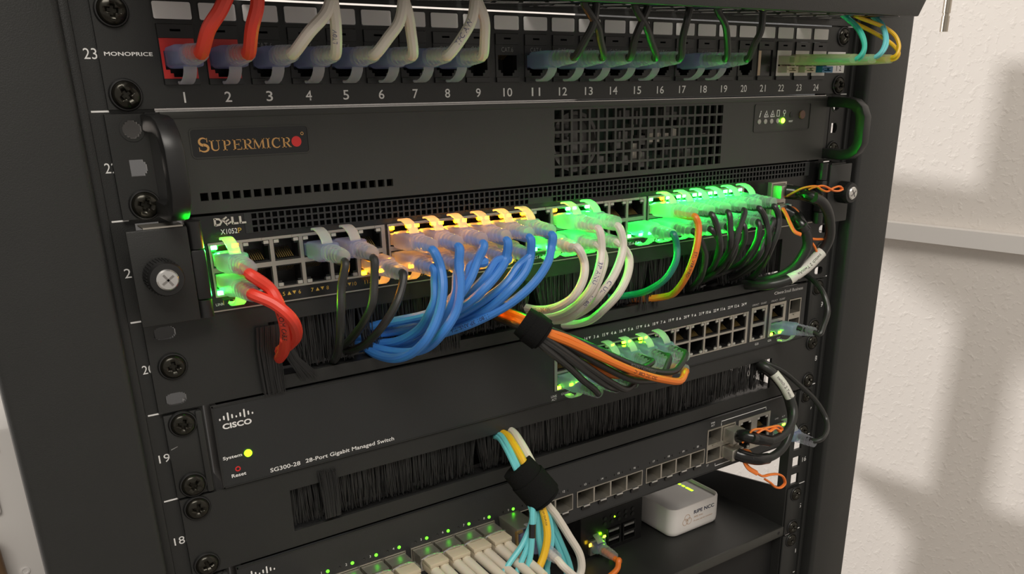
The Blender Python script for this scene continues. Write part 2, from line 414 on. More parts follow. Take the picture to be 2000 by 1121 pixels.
PATHS = {
 'p1': [[-209.7,-33.5,22.5],[-209.7,-37.5,22.5],[-208.0,-45.5,30.8],[-203.5,-47.3,37.1],[-200.1,-48.0,42.9]],
 'p2': [[-191.5,-33.5,22.5],[-191.5,-37.5,22.5],[-191.7,-45.5,31.3],[-189.3,-47.3,39.1],[-188.8,-48.0,43.9]],
 'p3': [[-173.3,-33.5,22.5],[-173.3,-37.5,22.5],[-168.6,-45.5,30.5],[-161.6,-47.3,37.7],[-158.4,-48.0,44.7]],
 'p4': [[-155.1,-33.5,22.5],[-155.1,-37.5,22.5],[-157.2,-45.5,33.1],[-158.2,-47.3,39.7],[-158.8,-48.0,44.7]],
 'p5': [[-136.9,-33.5,22.5],[-136.9,-37.5,22.5],[-132.8,-43.6,29.4],[-129.1,-47.0,35.4],[-126.8,-47.5,44.2],[-126.3,-48.0,47.8]],
 'p6': [[-118.8,-33.5,22.5],[-118.8,-37.5,22.5],[-122.3,-43.6,32.7],[-124.8,-47.0,38.6],[-126.8,-47.5,44.6],[-127.8,-48.0,47.7]],
 'p7': [[-100.6,-33.5,22.5],[-100.6,-37.5,22.5],[-96.0,-43.6,30.6],[-93.2,-47.0,37.5],[-91.5,-47.5,45.7],[-91.1,-48.0,49.4]],
 'p8': [[-82.4,-33.5,22.5],[-82.4,-37.5,22.5],[-84.7,-43.6,30.4],[-86.7,-47.0,37.7],[-90.2,-47.5,44.9],[-91.6,-48.0,49.4]],
 'p11': [[-27.9,-33.5,22.5],[-27.9,-37.5,22.5],[-26.6,-43.6,29.7],[-23.9,-47.0,37.4],[-22.4,-47.0,44.8],[-21.8,-47.0,50.5]],
 'p12': [[-9.7,-33.5,22.5],[-9.7,-37.5,22.5],[-16.9,-43.6,30.8],[-21.6,-47.0,37.0],[-29.4,-47.0,45.9],[-30.7,-47.0,50.1]],
 'p13': [[8.5,-33.5,22.5],[8.5,-37.5,22.5],[6.2,-43.6,31.2],[7.9,-47.0,39.4],[11.7,-47.0,47.0],[12.9,-47.0,52.1]],
 'p14': [[26.7,-33.5,22.5],[26.7,-37.5,22.5],[17.2,-43.6,31.0],[10.4,-47.0,37.8],[3.5,-47.0,45.3],[1.2,-47.0,50.4]],
 'p15': [[44.8,-33.5,22.5],[44.8,-37.5,22.5],[40.3,-43.6,32.9],[39.3,-47.0,40.4],[41.1,-47.0,46.7],[41.8,-47.0,52.1]],
 'p17': [[81.2,-33.5,22.5],[81.2,-37.5,22.5],[74.2,-43.6,33.6],[68.0,-47.0,40.7],[62.3,-47.0,46.4],[59.5,-47.0,51.6]],
 'p18': [[99.4,-33.5,22.5],[99.4,-37.5,22.5],[97.3,-43.6,30.5],[98.0,-47.0,37.0],[98.6,-47.0,46.1],[98.2,-47.0,53.3]],
 'r1': [[-202.4,-33.5,-66.3],[-202.4,-38.5,-66.3],[-195.6,-39.0,-72.8],[-193.5,-41.7,-79.0],[-191.1,-40.0,-89.1],[-188.0,-28.5,-100.8],[-185.3,-12.5,-111.9],[-184.4,1.8,-118.7],[-187.2,8.0,-121.1]],
 'r2': [[-202.4,-33.5,-75.0],[-202.4,-38.5,-75.0],[-196.0,-43.3,-78.7],[-190.8,-47.0,-84.5],[-186.1,-39.6,-93.6],[-182.9,-20.6,-104.6],[-184.3,-1.0,-114.0],[-188.2,8.0,-118.8]],
 'k1': [[-159.8,-33.5,-66.3],[-159.8,-38.5,-66.3],[-163.1,-39.7,-76.6],[-165.5,-42.0,-87.8],[-164.3,-34.7,-102.0],[-159.2,-16.0,-115.9],[-154.7,3.2,-125.7],[-154.3,12.0,-129.8]],
 'k2': [[-145.6,-33.5,-66.3],[-145.6,-38.5,-66.3],[-147.5,-41.1,-75.4],[-150.7,-44.0,-85.3],[-152.1,-36.4,-95.4],[-151.4,-17.1,-108.6],[-149.0,2.8,-118.6],[-150.9,12.0,-124.2]],
 'k3': [[-131.4,-33.5,-75.0],[-131.4,-38.5,-75.0],[-133.3,-41.0,-79.3],[-139.5,-44.6,-88.1],[-144.5,-42.7,-96.0],[-146.6,-29.7,-106.9],[-146.6,-11.4,-116.3],[-148.5,5.0,-122.3],[-151.0,12.0,-125.3]],
 'u0': [[-114.4,-33.5,-66.3],[-114.4,-38.5,-66.3],[-112.3,-40.4,-73.9],[-114.0,-45.1,-82.5],[-118.3,-47.6,-94.6],[-124.9,-47.0,-106.1],[-128.8,-37.7,-115.3],[-131.8,-22.1,-121.8],[-133.9,-5.2,-123.6],[-134.4,8.4,-122.7],[-135.3,14.0,-121.3]],
 'u1': [[-100.2,-33.5,-66.3],[-100.2,-38.5,-66.3],[-101.7,-40.0,-73.6],[-103.9,-44.3,-84.1],[-108.1,-46.6,-95.2],[-115.2,-46.0,-104.6],[-119.1,-36.8,-113.9],[-122.7,-21.6,-120.4],[-129.3,-4.9,-122.2],[-133.3,8.5,-121.4],[-135.2,14.0,-120.2]],
 'u2': [[-86.0,-33.5,-66.3],[-86.0,-38.5,-66.3],[-90.5,-39.0,-73.8],[-97.0,-41.7,-82.2],[-104.3,-39.7,-91.5],[-112.4,-26.9,-100.1],[-124.1,-8.9,-106.5],[-133.1,7.1,-112.0],[-136.1,14.0,-114.6]],
 'u3': [[-71.8,-33.5,-66.3],[-71.8,-38.5,-66.3],[-73.1,-38.5,-74.7],[-79.1,-41.3,-80.1],[-90.4,-41.8,-89.1],[-96.4,-34.4,-97.0],[-106.3,-20.4,-106.1],[-119.5,-4.5,-113.1],[-132.9,8.6,-116.7],[-136.5,14.0,-118.2]],
 'u4': [[-57.6,-33.5,-66.3],[-57.6,-38.5,-66.3],[-57.8,-38.5,-75.2],[-63.1,-41.3,-82.2],[-73.5,-41.8,-90.8],[-81.8,-34.4,-100.6],[-91.1,-20.4,-109.4],[-107.6,-4.5,-116.6],[-125.8,8.6,-120.8],[-135.3,14.0,-121.3]],
 'u5': [[-43.4,-33.5,-66.3],[-43.4,-38.5,-66.3],[-44.6,-39.1,-71.8],[-49.5,-42.6,-78.8],[-58.8,-44.0,-87.8],[-71.4,-40.7,-97.6],[-87.4,-30.3,-107.8],[-98.3,-16.1,-115.4],[-112.7,-1.7,-121.5],[-125.7,9.5,-124.3],[-135.6,14.0,-124.7]],
 'l0': [[-114.4,-33.5,-75.0],[-114.4,-38.5,-75.0],[-114.8,-39.0,-81.0],[-116.8,-41.7,-89.2],[-118.9,-39.7,-95.7],[-118.7,-26.9,-107.2],[-123.5,-8.9,-117.5],[-129.5,7.1,-120.7],[-135.1,14.0,-119.0]],
 'l1': [[-100.2,-33.5,-75.0],[-100.2,-38.5,-75.0],[-102.3,-39.0,-78.8],[-105.2,-41.7,-87.5],[-108.9,-39.7,-96.5],[-112.1,-26.9,-110.5],[-116.9,-8.9,-121.3],[-125.3,7.1,-124.9],[-133.9,14.0,-122.1]],
 'l2': [[-86.0,-33.5,-75.0],[-86.0,-38.5,-75.0],[-92.6,-36.8,-76.1],[-96.3,-38.0,-82.4],[-102.4,-31.0,-93.5],[-111.4,-13.0,-106.9],[-122.3,5.5,-115.0],[-134.8,14.0,-116.8]],
 'l3': [[-71.8,-33.5,-75.0],[-71.8,-38.5,-75.0],[-77.3,-36.8,-75.8],[-84.8,-38.0,-82.6],[-92.7,-31.0,-92.8],[-102.2,-13.0,-105.9],[-116.1,5.5,-113.4],[-134.7,14.0,-115.6]],
 'l4': [[-57.6,-33.5,-75.0],[-57.6,-38.5,-75.0],[-64.2,-36.8,-80.2],[-73.5,-38.0,-88.2],[-85.2,-31.0,-98.0],[-99.5,-13.0,-110.9],[-115.0,5.5,-119.1],[-135.2,14.0,-120.2]],
 'w0': [[-26.1,-33.5,-75.0],[-26.1,-38.5,-75.0],[-22.4,-39.0,-82.8],[-24.8,-41.7,-90.6],[-29.6,-39.7,-100.4],[-32.7,-26.9,-109.3],[-33.4,-8.9,-114.5],[-36.4,7.1,-115.0],[-41.6,14.0,-113.4]],
 'w1': [[-11.9,-33.5,-66.3],[-11.9,-38.5,-66.3],[-11.3,-40.3,-77.6],[-15.6,-43.6,-86.6],[-20.0,-41.7,-97.9],[-23.6,-28.4,-111.3],[-24.8,-9.8,-119.1],[-30.0,6.8,-120.7],[-39.9,14.0,-116.9]],
 'w2': [[-11.9,-33.5,-75.0],[-11.9,-38.5,-75.0],[-7.8,-38.4,-82.7],[-12.1,-40.7,-91.0],[-18.1,-38.8,-103.1],[-20.9,-26.2,-115.6],[-22.1,-8.5,-121.7],[-29.8,7.2,-122.7],[-38.2,14.0,-119.0]],
 'w3': [[2.3,-33.5,-66.3],[2.3,-38.5,-66.3],[3.7,-41.0,-76.4],[-4.2,-44.6,-89.3],[-12.0,-42.6,-100.3],[-13.1,-29.1,-112.8],[-15.8,-10.2,-123.0],[-22.7,6.7,-125.7],[-36.4,14.0,-121.2]],
 'w4': [[2.3,-33.5,-75.0],[2.3,-38.5,-75.0],[9.7,-39.1,-83.8],[6.6,-42.2,-92.6],[-0.4,-42.8,-102.6],[-4.8,-35.3,-112.8],[-4.8,-21.0,-123.1],[-8.0,-4.8,-128.8],[-17.7,8.5,-128.2],[-32.7,14.0,-122.8]],
 't0': [[44.9,-33.5,-75.0],[44.9,-38.5,-75.0],[47.2,-39.0,-82.2],[44.4,-41.7,-90.0],[39.1,-39.9,-99.5],[37.1,-28.0,-108.7],[38.1,-11.3,-115.4],[29.5,3.6,-118.8],[19.2,10.0,-117.9]],
 'o0': [[61.9,-33.5,-66.3],[61.9,-38.5,-66.3],[62.9,-40.3,-70.8],[58.9,-43.6,-83.7],[55.2,-41.9,-97.6],[57.5,-30.0,-111.9],[63.8,-13.3,-120.1],[57.3,1.6,-123.9],[49.6,8.0,-124.0]],
 'a1': [[76.1,-33.5,-66.3],[76.1,-38.5,-66.3],[78.9,-41.3,-75.4],[81.1,-42.1,-84.9],[95.1,-24.9,-100.8],[113.2,-0.4,-114.3],[109.1,12.0,-125.7]],
 'a2': [[90.3,-33.5,-66.3],[90.3,-38.5,-66.3],[89.7,-41.3,-75.5],[90.1,-42.1,-84.3],[103.9,-24.9,-98.5],[118.1,-0.4,-113.1],[109.0,12.0,-124.3]],
 'a3': [[104.5,-33.5,-66.3],[104.5,-38.5,-66.3],[97.9,-41.3,-75.7],[93.5,-42.1,-86.3],[102.8,-24.9,-102.7],[108.7,-0.4,-119.0],[101.7,12.0,-125.8]],
 'a4': [[118.7,-33.5,-66.3],[118.7,-38.5,-66.3],[123.9,-40.4,-75.2],[124.3,-43.0,-86.3],[129.2,-35.6,-98.1],[138.7,-16.6,-111.2],[142.8,3.0,-122.5],[124.3,12.0,-129.0]],
 'a5': [[132.9,-33.5,-66.3],[132.9,-38.5,-66.3],[136.3,-39.7,-73.2],[132.5,-42.7,-82.3],[130.0,-40.8,-92.3],[140.2,-28.2,-104.1],[151.3,-10.5,-118.2],[156.1,5.2,-126.6],[134.7,12.0,-130.5]],
 'b0': [[61.9,-33.5,-75.0],[61.9,-38.5,-75.0],[70.7,-39.5,-87.9],[76.5,-33.0,-101.9],[96.8,-5.2,-119.3],[102.0,12.0,-129.4]],
 'b1': [[76.1,-33.5,-75.0],[76.1,-38.5,-75.0],[82.7,-39.5,-82.3],[88.5,-33.0,-93.7],[110.7,-5.2,-111.3],[109.0,12.0,-125.0]],
 'b2': [[90.3,-33.5,-75.0],[90.3,-38.5,-75.0],[97.8,-39.5,-87.2],[100.6,-33.0,-98.4],[118.2,-5.2,-113.0],[108.8,12.0,-122.4]],
 'b3': [[104.5,-33.5,-75.0],[104.5,-38.5,-75.0],[105.7,-39.5,-82.9],[108.1,-33.0,-93.3],[125.4,-5.2,-109.7],[113.7,12.0,-121.3]],
 'b4': [[118.7,-33.5,-75.0],[118.7,-38.5,-75.0],[117.4,-39.5,-85.1],[117.2,-33.0,-97.1],[133.2,-5.2,-112.1],[118.8,12.0,-123.4]],
 'b5': [[132.9,-33.5,-75.0],[132.9,-38.5,-75.0],[125.7,-38.8,-87.1],[121.4,-39.1,-94.9],[129.8,-22.8,-107.2],[138.6,0.3,-120.3],[126.8,12.0,-128.2]],
 'c_k5u': [[61.6,-30.5,-152.0],[61.6,-36.5,-152.0],[47.2,-44.0,-158.2],[32.8,-47.0,-156.1],[7.2,-50.0,-145.9],[-14.3,-50.0,-134.2],[-36.5,-48.0,-122.2],[-51.6,-45.0,-114.5],[-57.5,-42.0,-111.0],[-61.0,-34.0,-108.5],[-58.7,-15.0,-109.8],[-51.2,8.0,-113.5]],
 'c_o5l': [[61.6,-30.5,-164.0],[61.6,-36.5,-164.0],[52.5,-46.0,-160.7],[45.4,-50.0,-163.2],[28.6,-54.0,-158.2],[7.9,-54.0,-149.7],[-17.7,-52.0,-136.1],[-40.7,-49.0,-123.0],[-53.0,-46.0,-116.6],[-58.2,-42.0,-112.3],[-61.7,-34.0,-109.8],[-59.4,-15.0,-111.2],[-51.9,8.0,-114.9]],
 'c_o4l': [[47.4,-30.5,-164.0],[47.4,-36.5,-164.0],[37.8,-44.0,-159.3],[22.3,-47.0,-154.3],[2.1,-49.0,-145.1],[-21.7,-50.0,-132.2],[-41.7,-48.0,-120.4],[-52.9,-45.0,-115.1],[-58.8,-42.0,-111.1],[-62.4,-34.0,-108.6],[-60.1,-15.0,-109.9],[-52.6,8.0,-113.6]],
 'c_k4u': [[47.4,-30.5,-152.0],[47.4,-36.5,-152.0],[37.4,-40.0,-162.7],[22.8,-43.0,-160.8],[9.9,-45.0,-156.8],[-13.6,-47.0,-143.2],[-35.7,-47.0,-128.5],[-52.3,-45.0,-118.1],[-59.5,-42.0,-113.5],[-63.1,-34.0,-111.0],[-60.8,-15.0,-112.4],[-53.4,8.0,-116.3]],
 'c_o3l': [[33.2,-30.5,-164.0],[33.2,-36.5,-164.0],[25.5,-38.0,-160.8],[10.1,-40.0,-155.3],[-2.8,-41.0,-152.1],[-21.7,-43.0,-142.6],[-37.8,-45.0,-132.2],[-53.0,-44.0,-120.8],[-60.2,-42.0,-113.1],[-63.7,-34.0,-110.6],[-61.5,-15.0,-112.0],[-54.1,8.0,-115.8]],
 'c_k3u': [[33.2,-30.5,-152.0],[33.2,-36.5,-152.0],[26.9,-38.0,-153.4],[16.1,-40.0,-153.0],[-1.7,-42.0,-148.8],[-22.5,-44.0,-135.7],[-41.3,-45.0,-125.0],[-51.5,-43.0,-117.8],[-58.9,-42.0,-113.9],[-62.4,-34.0,-111.4],[-60.2,-15.0,-112.9],[-52.7,8.0,-116.7]],
 'c_k2u': [[19.0,-30.5,-152.0],[19.0,-36.5,-152.0],[12.5,-37.0,-152.4],[-1.2,-39.0,-149.7],[-20.1,-41.0,-138.5],[-35.5,-42.0,-129.2],[-50.9,-42.0,-119.9],[-59.9,-42.0,-114.9],[-63.5,-34.0,-112.4],[-61.2,-15.0,-113.9],[-53.8,8.0,-117.7]],
 'c_k2l': [[19.0,-30.5,-164.0],[19.0,-36.5,-164.0],[14.8,-40.0,-162.6],[5.7,-44.0,-162.1],[-9.5,-47.0,-153.1],[-29.2,-48.0,-138.5],[-53.7,-46.0,-119.3],[-59.6,-42.0,-115.5],[-63.1,-34.0,-113.0],[-60.9,-15.0,-114.5],[-53.5,8.0,-118.4]],
 'c_k1l': [[4.8,-30.5,-164.0],[4.8,-36.5,-164.0],[-1.8,-42.0,-160.4],[-10.6,-46.0,-155.7],[-29.2,-48.0,-141.6],[-43.5,-48.0,-129.8],[-54.4,-46.0,-121.0],[-60.6,-42.0,-115.6],[-64.1,-34.0,-113.2],[-61.9,-15.0,-114.6],[-54.5,8.0,-118.5]],
 'c_k0l': [[-9.4,-30.5,-164.0],[-9.4,-36.5,-164.0],[-16.5,-40.0,-157.4],[-26.1,-44.0,-150.1],[-39.2,-47.0,-138.0],[-50.4,-48.0,-128.5],[-57.1,-46.0,-121.9],[-61.6,-42.0,-115.2],[-65.1,-34.0,-112.7],[-62.9,-15.0,-114.2],[-55.5,8.0,-118.1]],
 'dac1': [[173.7,-37.0,-63.7],[179.8,-38.0,-66.2],[188.2,-38.0,-73.7],[193.8,-37.0,-83.1],[197.2,-35.0,-94.0],[195.2,-32.0,-103.3],[183.2,-29.0,-113.6],[170.5,-25.0,-121.4],[158.0,-18.0,-124.7],[153.0,-5.0,-126.5],[153.0,12.0,-129.7]],
 'dac1_label': [[194.7,-32.0,-103.6],[183.2,-29.0,-113.6],[170.5,-25.0,-121.4]],
 'dac2': [[173.7,-29.0,-83.3],[178.3,-30.0,-89.2],[180.6,-30.0,-97.6],[178.8,-28.0,-105.3],[175.8,-25.0,-112.6],[171.6,-20.0,-118.5],[165.9,-10.0,-124.0],[164.1,5.0,-128.0],[158.3,12.0,-128.9]],
 'dac1_boot': [[179.1,-14.0,-62.2],[178.4,-20.0,-62.9],[175.9,-30.0,-63.0],[179.2,-38.0,-65.8]],
 'dac2_boot': [[179.3,-14.0,-75.5],[178.2,-19.0,-79.0],[175.7,-26.0,-82.8],[177.6,-30.0,-88.1]],
 'tab1a': [[172.1,-14.0,-65.8],[169.1,-24.0,-61.0],[170.8,-30.0,-57.8],[176.0,-36.0,-56.6],[179.7,-38.0,-59.0],[184.1,-39.0,-60.3],[192.2,-38.0,-58.6],[198.7,-38.0,-58.1],[201.8,-38.0,-59.7]],
 'tab1b': [[173.8,-32.0,-58.9],[175.2,-35.0,-57.3],[179.8,-38.0,-56.3],[184.2,-39.0,-57.6],[188.7,-40.0,-59.8],[196.8,-39.0,-60.9],[202.0,-38.0,-60.4]],
 'tab2a': [[170.4,-14.0,-73.3],[168.8,-19.0,-77.1],[167.2,-24.0,-81.9],[166.7,-29.0,-86.8],[171.1,-31.0,-89.0]],
 'tab2b': [[174.2,-14.0,-73.7],[177.6,-17.0,-73.2],[178.5,-21.0,-75.7],[177.5,-25.0,-79.3]],
 'tab2c': [[181.3,-26.0,-87.6],[184.6,-28.0,-93.0],[188.4,-30.0,-94.2],[195.1,-31.0,-94.8]],
 'tab2d': [[185.5,-28.0,-95.2],[188.0,-30.0,-98.8],[191.5,-31.0,-104.1],[197.0,-31.0,-106.2],[201.0,-31.0,-103.4],[201.2,-31.0,-100.9]],
 'g28': [[189,-36,-160.5],[190.5,-41,-161],[194.9,-40.0,-156.5],[203.7,-36.0,-147.0],[205.6,-30.0,-137.0],[209.1,-20.0,-131.1],[216.9,-5.0,-129.1],[227.6,10.0,-130.1]],
 'thin18': [[179.4,10.0,-190.7],[176.3,-4.0,-189.6],[186.8,-12.0,-195.3],[203.5,-18.0,-209.5],[218.6,-24.0,-225.0],[224.4,-30.0,-238.2],[218.9,-36.0,-243.9],[208.8,-40.0,-247.7],[204.3,-38.0,-249.4],[203.2,-35.0,-249.7]],
 'thick18a': [[179.6,10.0,-192.8],[174.2,-5.0,-191.4],[179.4,-12.0,-196.6],[184.0,-18.0,-205.3],[188.2,-22.0,-214.9],[188.7,-26.0,-223.8],[182.8,-30.0,-231.9],[170.8,-32.0,-238.2],[157.4,-31.0,-239.7],[141.2,-29.0,-233.7]],
 'thick18b': [[181.1,10.0,-196.0],[178.1,-4.0,-195.7],[186.0,-8.0,-202.8],[193.3,-12.0,-213.2],[197.7,-14.0,-223.3],[197.5,-18.0,-234.7],[191.4,-22.0,-246.9],[182.4,-24.0,-255.0],[167.7,-24.0,-258.8],[148.5,-22.0,-254.7]],
 'label18': [[179.4,-12.0,-196.6],[184.0,-18.0,-205.3],[188.2,-22.0,-214.9]],
 'boot18a': [[137.9,-16.0,-233.7],[140.8,-22.0,-234.4],[147.0,-29.0,-236.0],[158.0,-31.0,-239.8]],
 'boot18b': [[141.8,-13.0,-251.5],[145.5,-18.0,-253.7],[154.9,-23.0,-256.9],[166.6,-24.0,-258.9]],
 't18a': [[138.6,-22.0,-239.2],[141.2,-25.0,-233.1],[142.9,-27.0,-228.8],[151.7,-29.0,-229.1],[158.9,-30.0,-229.3],[165.1,-32.0,-229.3],[169.6,-32.0,-232.9],[165.6,-32.0,-233.6]],
 't18a2': [[146.5,-28.0,-231.8],[151.7,-30.0,-229.1],[157.0,-31.0,-231.8],[161.8,-32.0,-230.2],[168.1,-32.0,-234.6]],
 't18b': [[144.5,-16.0,-249.5],[145.8,-18.0,-256.3],[149.4,-20.0,-263.3],[157.5,-22.0,-269.5]],
 't18b2': [[157.5,-22.0,-269.5],[163.7,-23.0,-273.5],[170.2,-24.0,-273.7],[178.6,-25.0,-275.3],[185.8,-25.0,-280.0],[188.4,-25.0,-286.1],[183.9,-25.0,-288.3],[177.0,-25.0,-285.8],[172.3,-24.0,-281.3],[166.5,-23.0,-276.9]],
 't18b3': [[147.3,-16.0,-249.8],[150.7,-18.0,-250.4],[153.3,-19.0,-253.3]],
 'f0': [[-58.1,8.0,-194.3],[-59.5,-4.0,-190.8],[-64.2,-20.0,-191.6],[-65.7,-30.0,-197.3],[-63.6,-36.0,-208.8],[-61.5,-40.0,-221.0],[-60.9,-41.0,-228.2],[-69.7,-44.0,-240.9],[-80.8,-46.0,-249.6],[-91.0,-48.0,-258.4]],
 'f1': [[-56.9,8.0,-194.3],[-58.0,-4.0,-190.9],[-62.4,-20.0,-191.8],[-63.6,-30.0,-197.6],[-61.5,-36.0,-209.1],[-59.4,-40.0,-221.4],[-61.2,-43.0,-228.9],[-67.1,-46.0,-240.9],[-75.1,-48.0,-252.4],[-81.9,-50.0,-260.9]],
 'f2': [[-57.3,8.0,-192.8],[-58.4,-4.0,-189.4],[-62.9,-20.0,-190.3],[-64.3,-30.0,-196.1],[-62.1,-36.0,-207.5],[-60.1,-40.0,-219.8],[-62.8,-44.0,-222.9],[-66.2,-48.0,-236.9],[-69.2,-50.0,-248.5],[-76.2,-52.0,-263.8]],
 'f3': [[-55.6,8.0,-193.9],[-56.3,-4.0,-190.7],[-60.3,-20.0,-191.7],[-61.1,-30.0,-197.6],[-58.9,-36.0,-209.1],[-56.8,-40.0,-221.5],[-57.3,-41.0,-229.4],[-58.1,-43.0,-241.9],[-56.8,-44.0,-255.8],[-60.7,-45.0,-273.4]],
 'f4': [[-55.0,8.0,-193.0],[-55.5,-4.0,-189.8],[-59.4,-20.0,-190.9],[-60.0,-30.0,-196.9],[-57.8,-36.0,-208.5],[-55.7,-40.0,-220.8],[-53.7,-39.0,-233.1],[-53.1,-40.0,-248.5],[-50.3,-40.0,-263.7],[-49.7,-40.0,-280.3]],
 'f5': [[-54.4,8.0,-194.6],[-54.6,-4.0,-191.4],[-58.2,-20.0,-192.5],[-58.6,-30.0,-198.7],[-56.4,-36.0,-210.2],[-54.3,-40.0,-222.6],[-48.5,-40.0,-232.7],[-47.8,-42.0,-245.9],[-51.5,-44.0,-257.7],[-56.9,-46.0,-274.4]],
 'f6': [[-53.8,8.0,-194.1],[-53.8,-4.0,-190.9],[-57.3,-20.0,-192.1],[-57.6,-30.0,-198.3],[-55.3,-36.0,-209.9],[-53.2,-40.0,-222.3],[-44.1,-37.0,-238.9],[-37.2,-38.0,-256.7],[-31.7,-38.0,-271.5],[-27.7,-38.0,-289.8]],
 'f7': [[-53.4,8.0,-195.2],[-53.4,-4.0,-192.1],[-56.7,-20.0,-193.3],[-56.9,-30.0,-199.5],[-54.6,-36.0,-211.1],[-52.5,-40.0,-223.6],[-45.0,-36.0,-242.6],[-39.6,-37.0,-258.2],[-34.2,-37.0,-274.0],[-31.8,-37.0,-288.8]],
 'fy': [[-55.5,6.0,-191.9],[-56.0,-6.0,-188.7],[-59.9,-22.0,-189.7],[-60.6,-32.0,-195.7],[-58.5,-38.0,-207.2],[-56.4,-42.0,-219.5],[-55.3,-45.0,-226.6],[-56.0,-49.0,-238.2],[-60.1,-51.0,-249.5],[-67.8,-53.0,-259.5],[-72.2,-54.0,-264.3]],
 'fw': [[-49.2,9.0,-192.5],[-49.7,-3.0,-189.3],[-53.6,-19.0,-190.5],[-54.3,-29.0,-196.6],[-52.1,-35.0,-208.2],[-50.6,-40.0,-221.8],[-44.3,-41.0,-231.9],[-36.2,-43.0,-247.6],[-28.7,-45.0,-263.7],[-28.6,-46.0,-274.2],[-35.3,-47.0,-282.2]],
 'wsfp': [[-53.8,-52,-252],[-53.8,-57,-252.5],[-53.3,-60.0,-254.2],[-46.6,-62.0,-262.6],[-38.9,-62.0,-271.2]],
 'pi': [[64.8,33,-337.4],[65.0,28,-337.8],[61.2,24.0,-333.2],[58.6,22.0,-338.5],[50.7,22.0,-342.7],[37.5,24.0,-347.3]],
 'lc22a': [[173.4,-57.0,22.5],[175.0,-60.0,24.8],[177.7,-60.0,29.2],[178.6,-57.0,35.1],[178.7,-52.0,40.8],[177.2,-46.0,45.6],[172.5,-40.0,51.0]],
 'lc22b': [[177.5,-57.0,22.5],[177.9,-60.0,25.4],[179.0,-60.0,30.1],[180.0,-57.0,36.0],[180.1,-52.0,41.4],[179.7,-46.0,45.7],[174.5,-40.0,51.0]],
 'lc23a': [[192.9,-57.0,23.8],[194.6,-60.0,26.2],[197.9,-60.0,30.4],[202.1,-57.0,35.9],[204.1,-52.0,42.7],[204.7,-46.0,47.1],[202.6,-40.0,51.4]],
 'lc23b': [[195.6,-57.0,23.8],[196.7,-60.0,26.2],[200.6,-60.0,30.5],[204.3,-57.0,36.0],[205.6,-52.0,43.3],[206.9,-46.0,47.1],[205.8,-40.0,51.5]],
 'lc24a': [[210.6,-57.0,22.4],[212.6,-60.0,23.4],[213.3,-61.0,26.1],[212.9,-58.0,30.1],[206.7,-54.0,34.9],[199.1,-48.0,39.7],[189.6,-42.0,44.4],[176.9,-40.0,49.4]],
 'lc24b': [[210.3,-57.0,23.7],[210.7,-61.0,25.2],[212.9,-61.0,30.0],[212.6,-58.0,36.1],[207.6,-54.0,40.9],[198.0,-50.0,44.3],[188.8,-46.0,47.2],[181.6,-40.0,51.3]],
}
# ------------------------------------------------------------------ the room
wr = Matrix.Rotation(math.atan2(34.5, 148.3), 4, 'Z')
w_loc = (702.0, 160.0, 0)
struct('wall_right', MB().box(0, 60, -2200, 2600, -1050, 1500), 'wall_paint', w_loc, wr)
struct('trim_1', MB().box(-17, -0.5, -2200, 2600, -183, -163), 'white_paint', w_loc, wr)
struct('wall_back', MB().box(-3600, 900, 2600, 2660, -1050, 1500), 'wall_paint')
struct('floor', MB().box(-3600, 1300, -2500, 2660, -1110, -1050), 'floor_grey')

rod = MB().lathe([(4.2, 0), (4.2, 260)], n=16).lathe([(3.4, -3), (3.4, 0)], n=16).lathe([(4.2, -18), (4.2, -3)], n=16)
o = ob('hanging_rod', rod, 'rod_steel', None, (600, 149, 72), RX(90) @ RZ(0))
tag(o, 'brushed steel rod with a grooved tip hanging beside the white wall', 'rod')

# white cabinet glimpsed at the lower left, with a brown post in front of it
t = thing('storage_cabinet', 'white panelled cabinet edge with screw dimples left of the rack', 'cabinet', (-380, 320, -1050))
part('side_panel', MB().box(-470, -286, 300, 600, -1050, -228.5), 'white_paint', t, bevel=3)
for zz in (-244, -345): part('screw_dimple', MB().lathe([(3.4, 299.8), (3.4, 299.2), (2.2, 299.0), (2.0, 299.6)], (-303, zz), 16), 'paper', t)
part('inset_panel', MB().box(-470, -308, 296, 300, -292, -250), 'white_paint', t, bevel=1.5)
o = ob('wooden_post', MB().lathe([(7, 0), (8, 40), (6.5, 90), (7.5, 150), (6, 600)], n=16), 'wood_brown', None, (-322, 285, -306), RX(-90))
tag(o, 'brown turned wooden post in front of the white cabinet', 'post')

# ------------------------------------------------------------------ shared pieces
def screw_meshes():
    head = MB().lathe([(5.5, 0), (5.5, -1.0), (5.15, -2.0), (4.2, -2.75), (2.6, -3.2), (0.6, -3.4)], n=28).mesh('screw', 'screw_black')
    cut = MB()
    for a in (0, 90):
        c, s_ = math.cos(math.radians(a)), math.sin(math.radians(a))
        v = []
        for y, L, w in ((-4.2, 4.0, 1.25), (-1.0, 1.7, 0.6)):
            for sx, sz in ((-1, -1), (1, -1), (1, 1), (-1, 1)):
                x, z = sx * L, sz * w
                v.append((x * c - z * s_, y, x * s_ + z * c))
        cut.add(v, [(0, 1, 2, 3), (7, 6, 5, 4), (0, 4, 5, 1), (1, 5, 6, 2), (2, 6, 7, 3), (3, 7, 4, 0)])
    # make one watertight cross: cut twice
    b1 = MB(); b1.v = cut.v[:8]; b1.f = cut.f[:6]
    b2 = MB(); b2.v = cut.v[8:]; b2.f = [tuple(i - 8 for i in q) for q in cut.f[6:]]
    h = bool_cut(head, b1.mesh('c1', 'screw_black'), 'screw'); h = bool_cut(h, b2.mesh('c2', 'screw_black'), 'screw')
    h.materials.clear(); h.materials.append(MATS['screw_black'])
    w = MB().lathe([(6.5, 0.1), (6.5, -0.5), (6.1, -1.1), (5.6, -1.2), (5.5, -0.4)], n=28).mesh('washer', 'plastic_black')
    return h, w
SCREW, WASHER = screw_meshes()
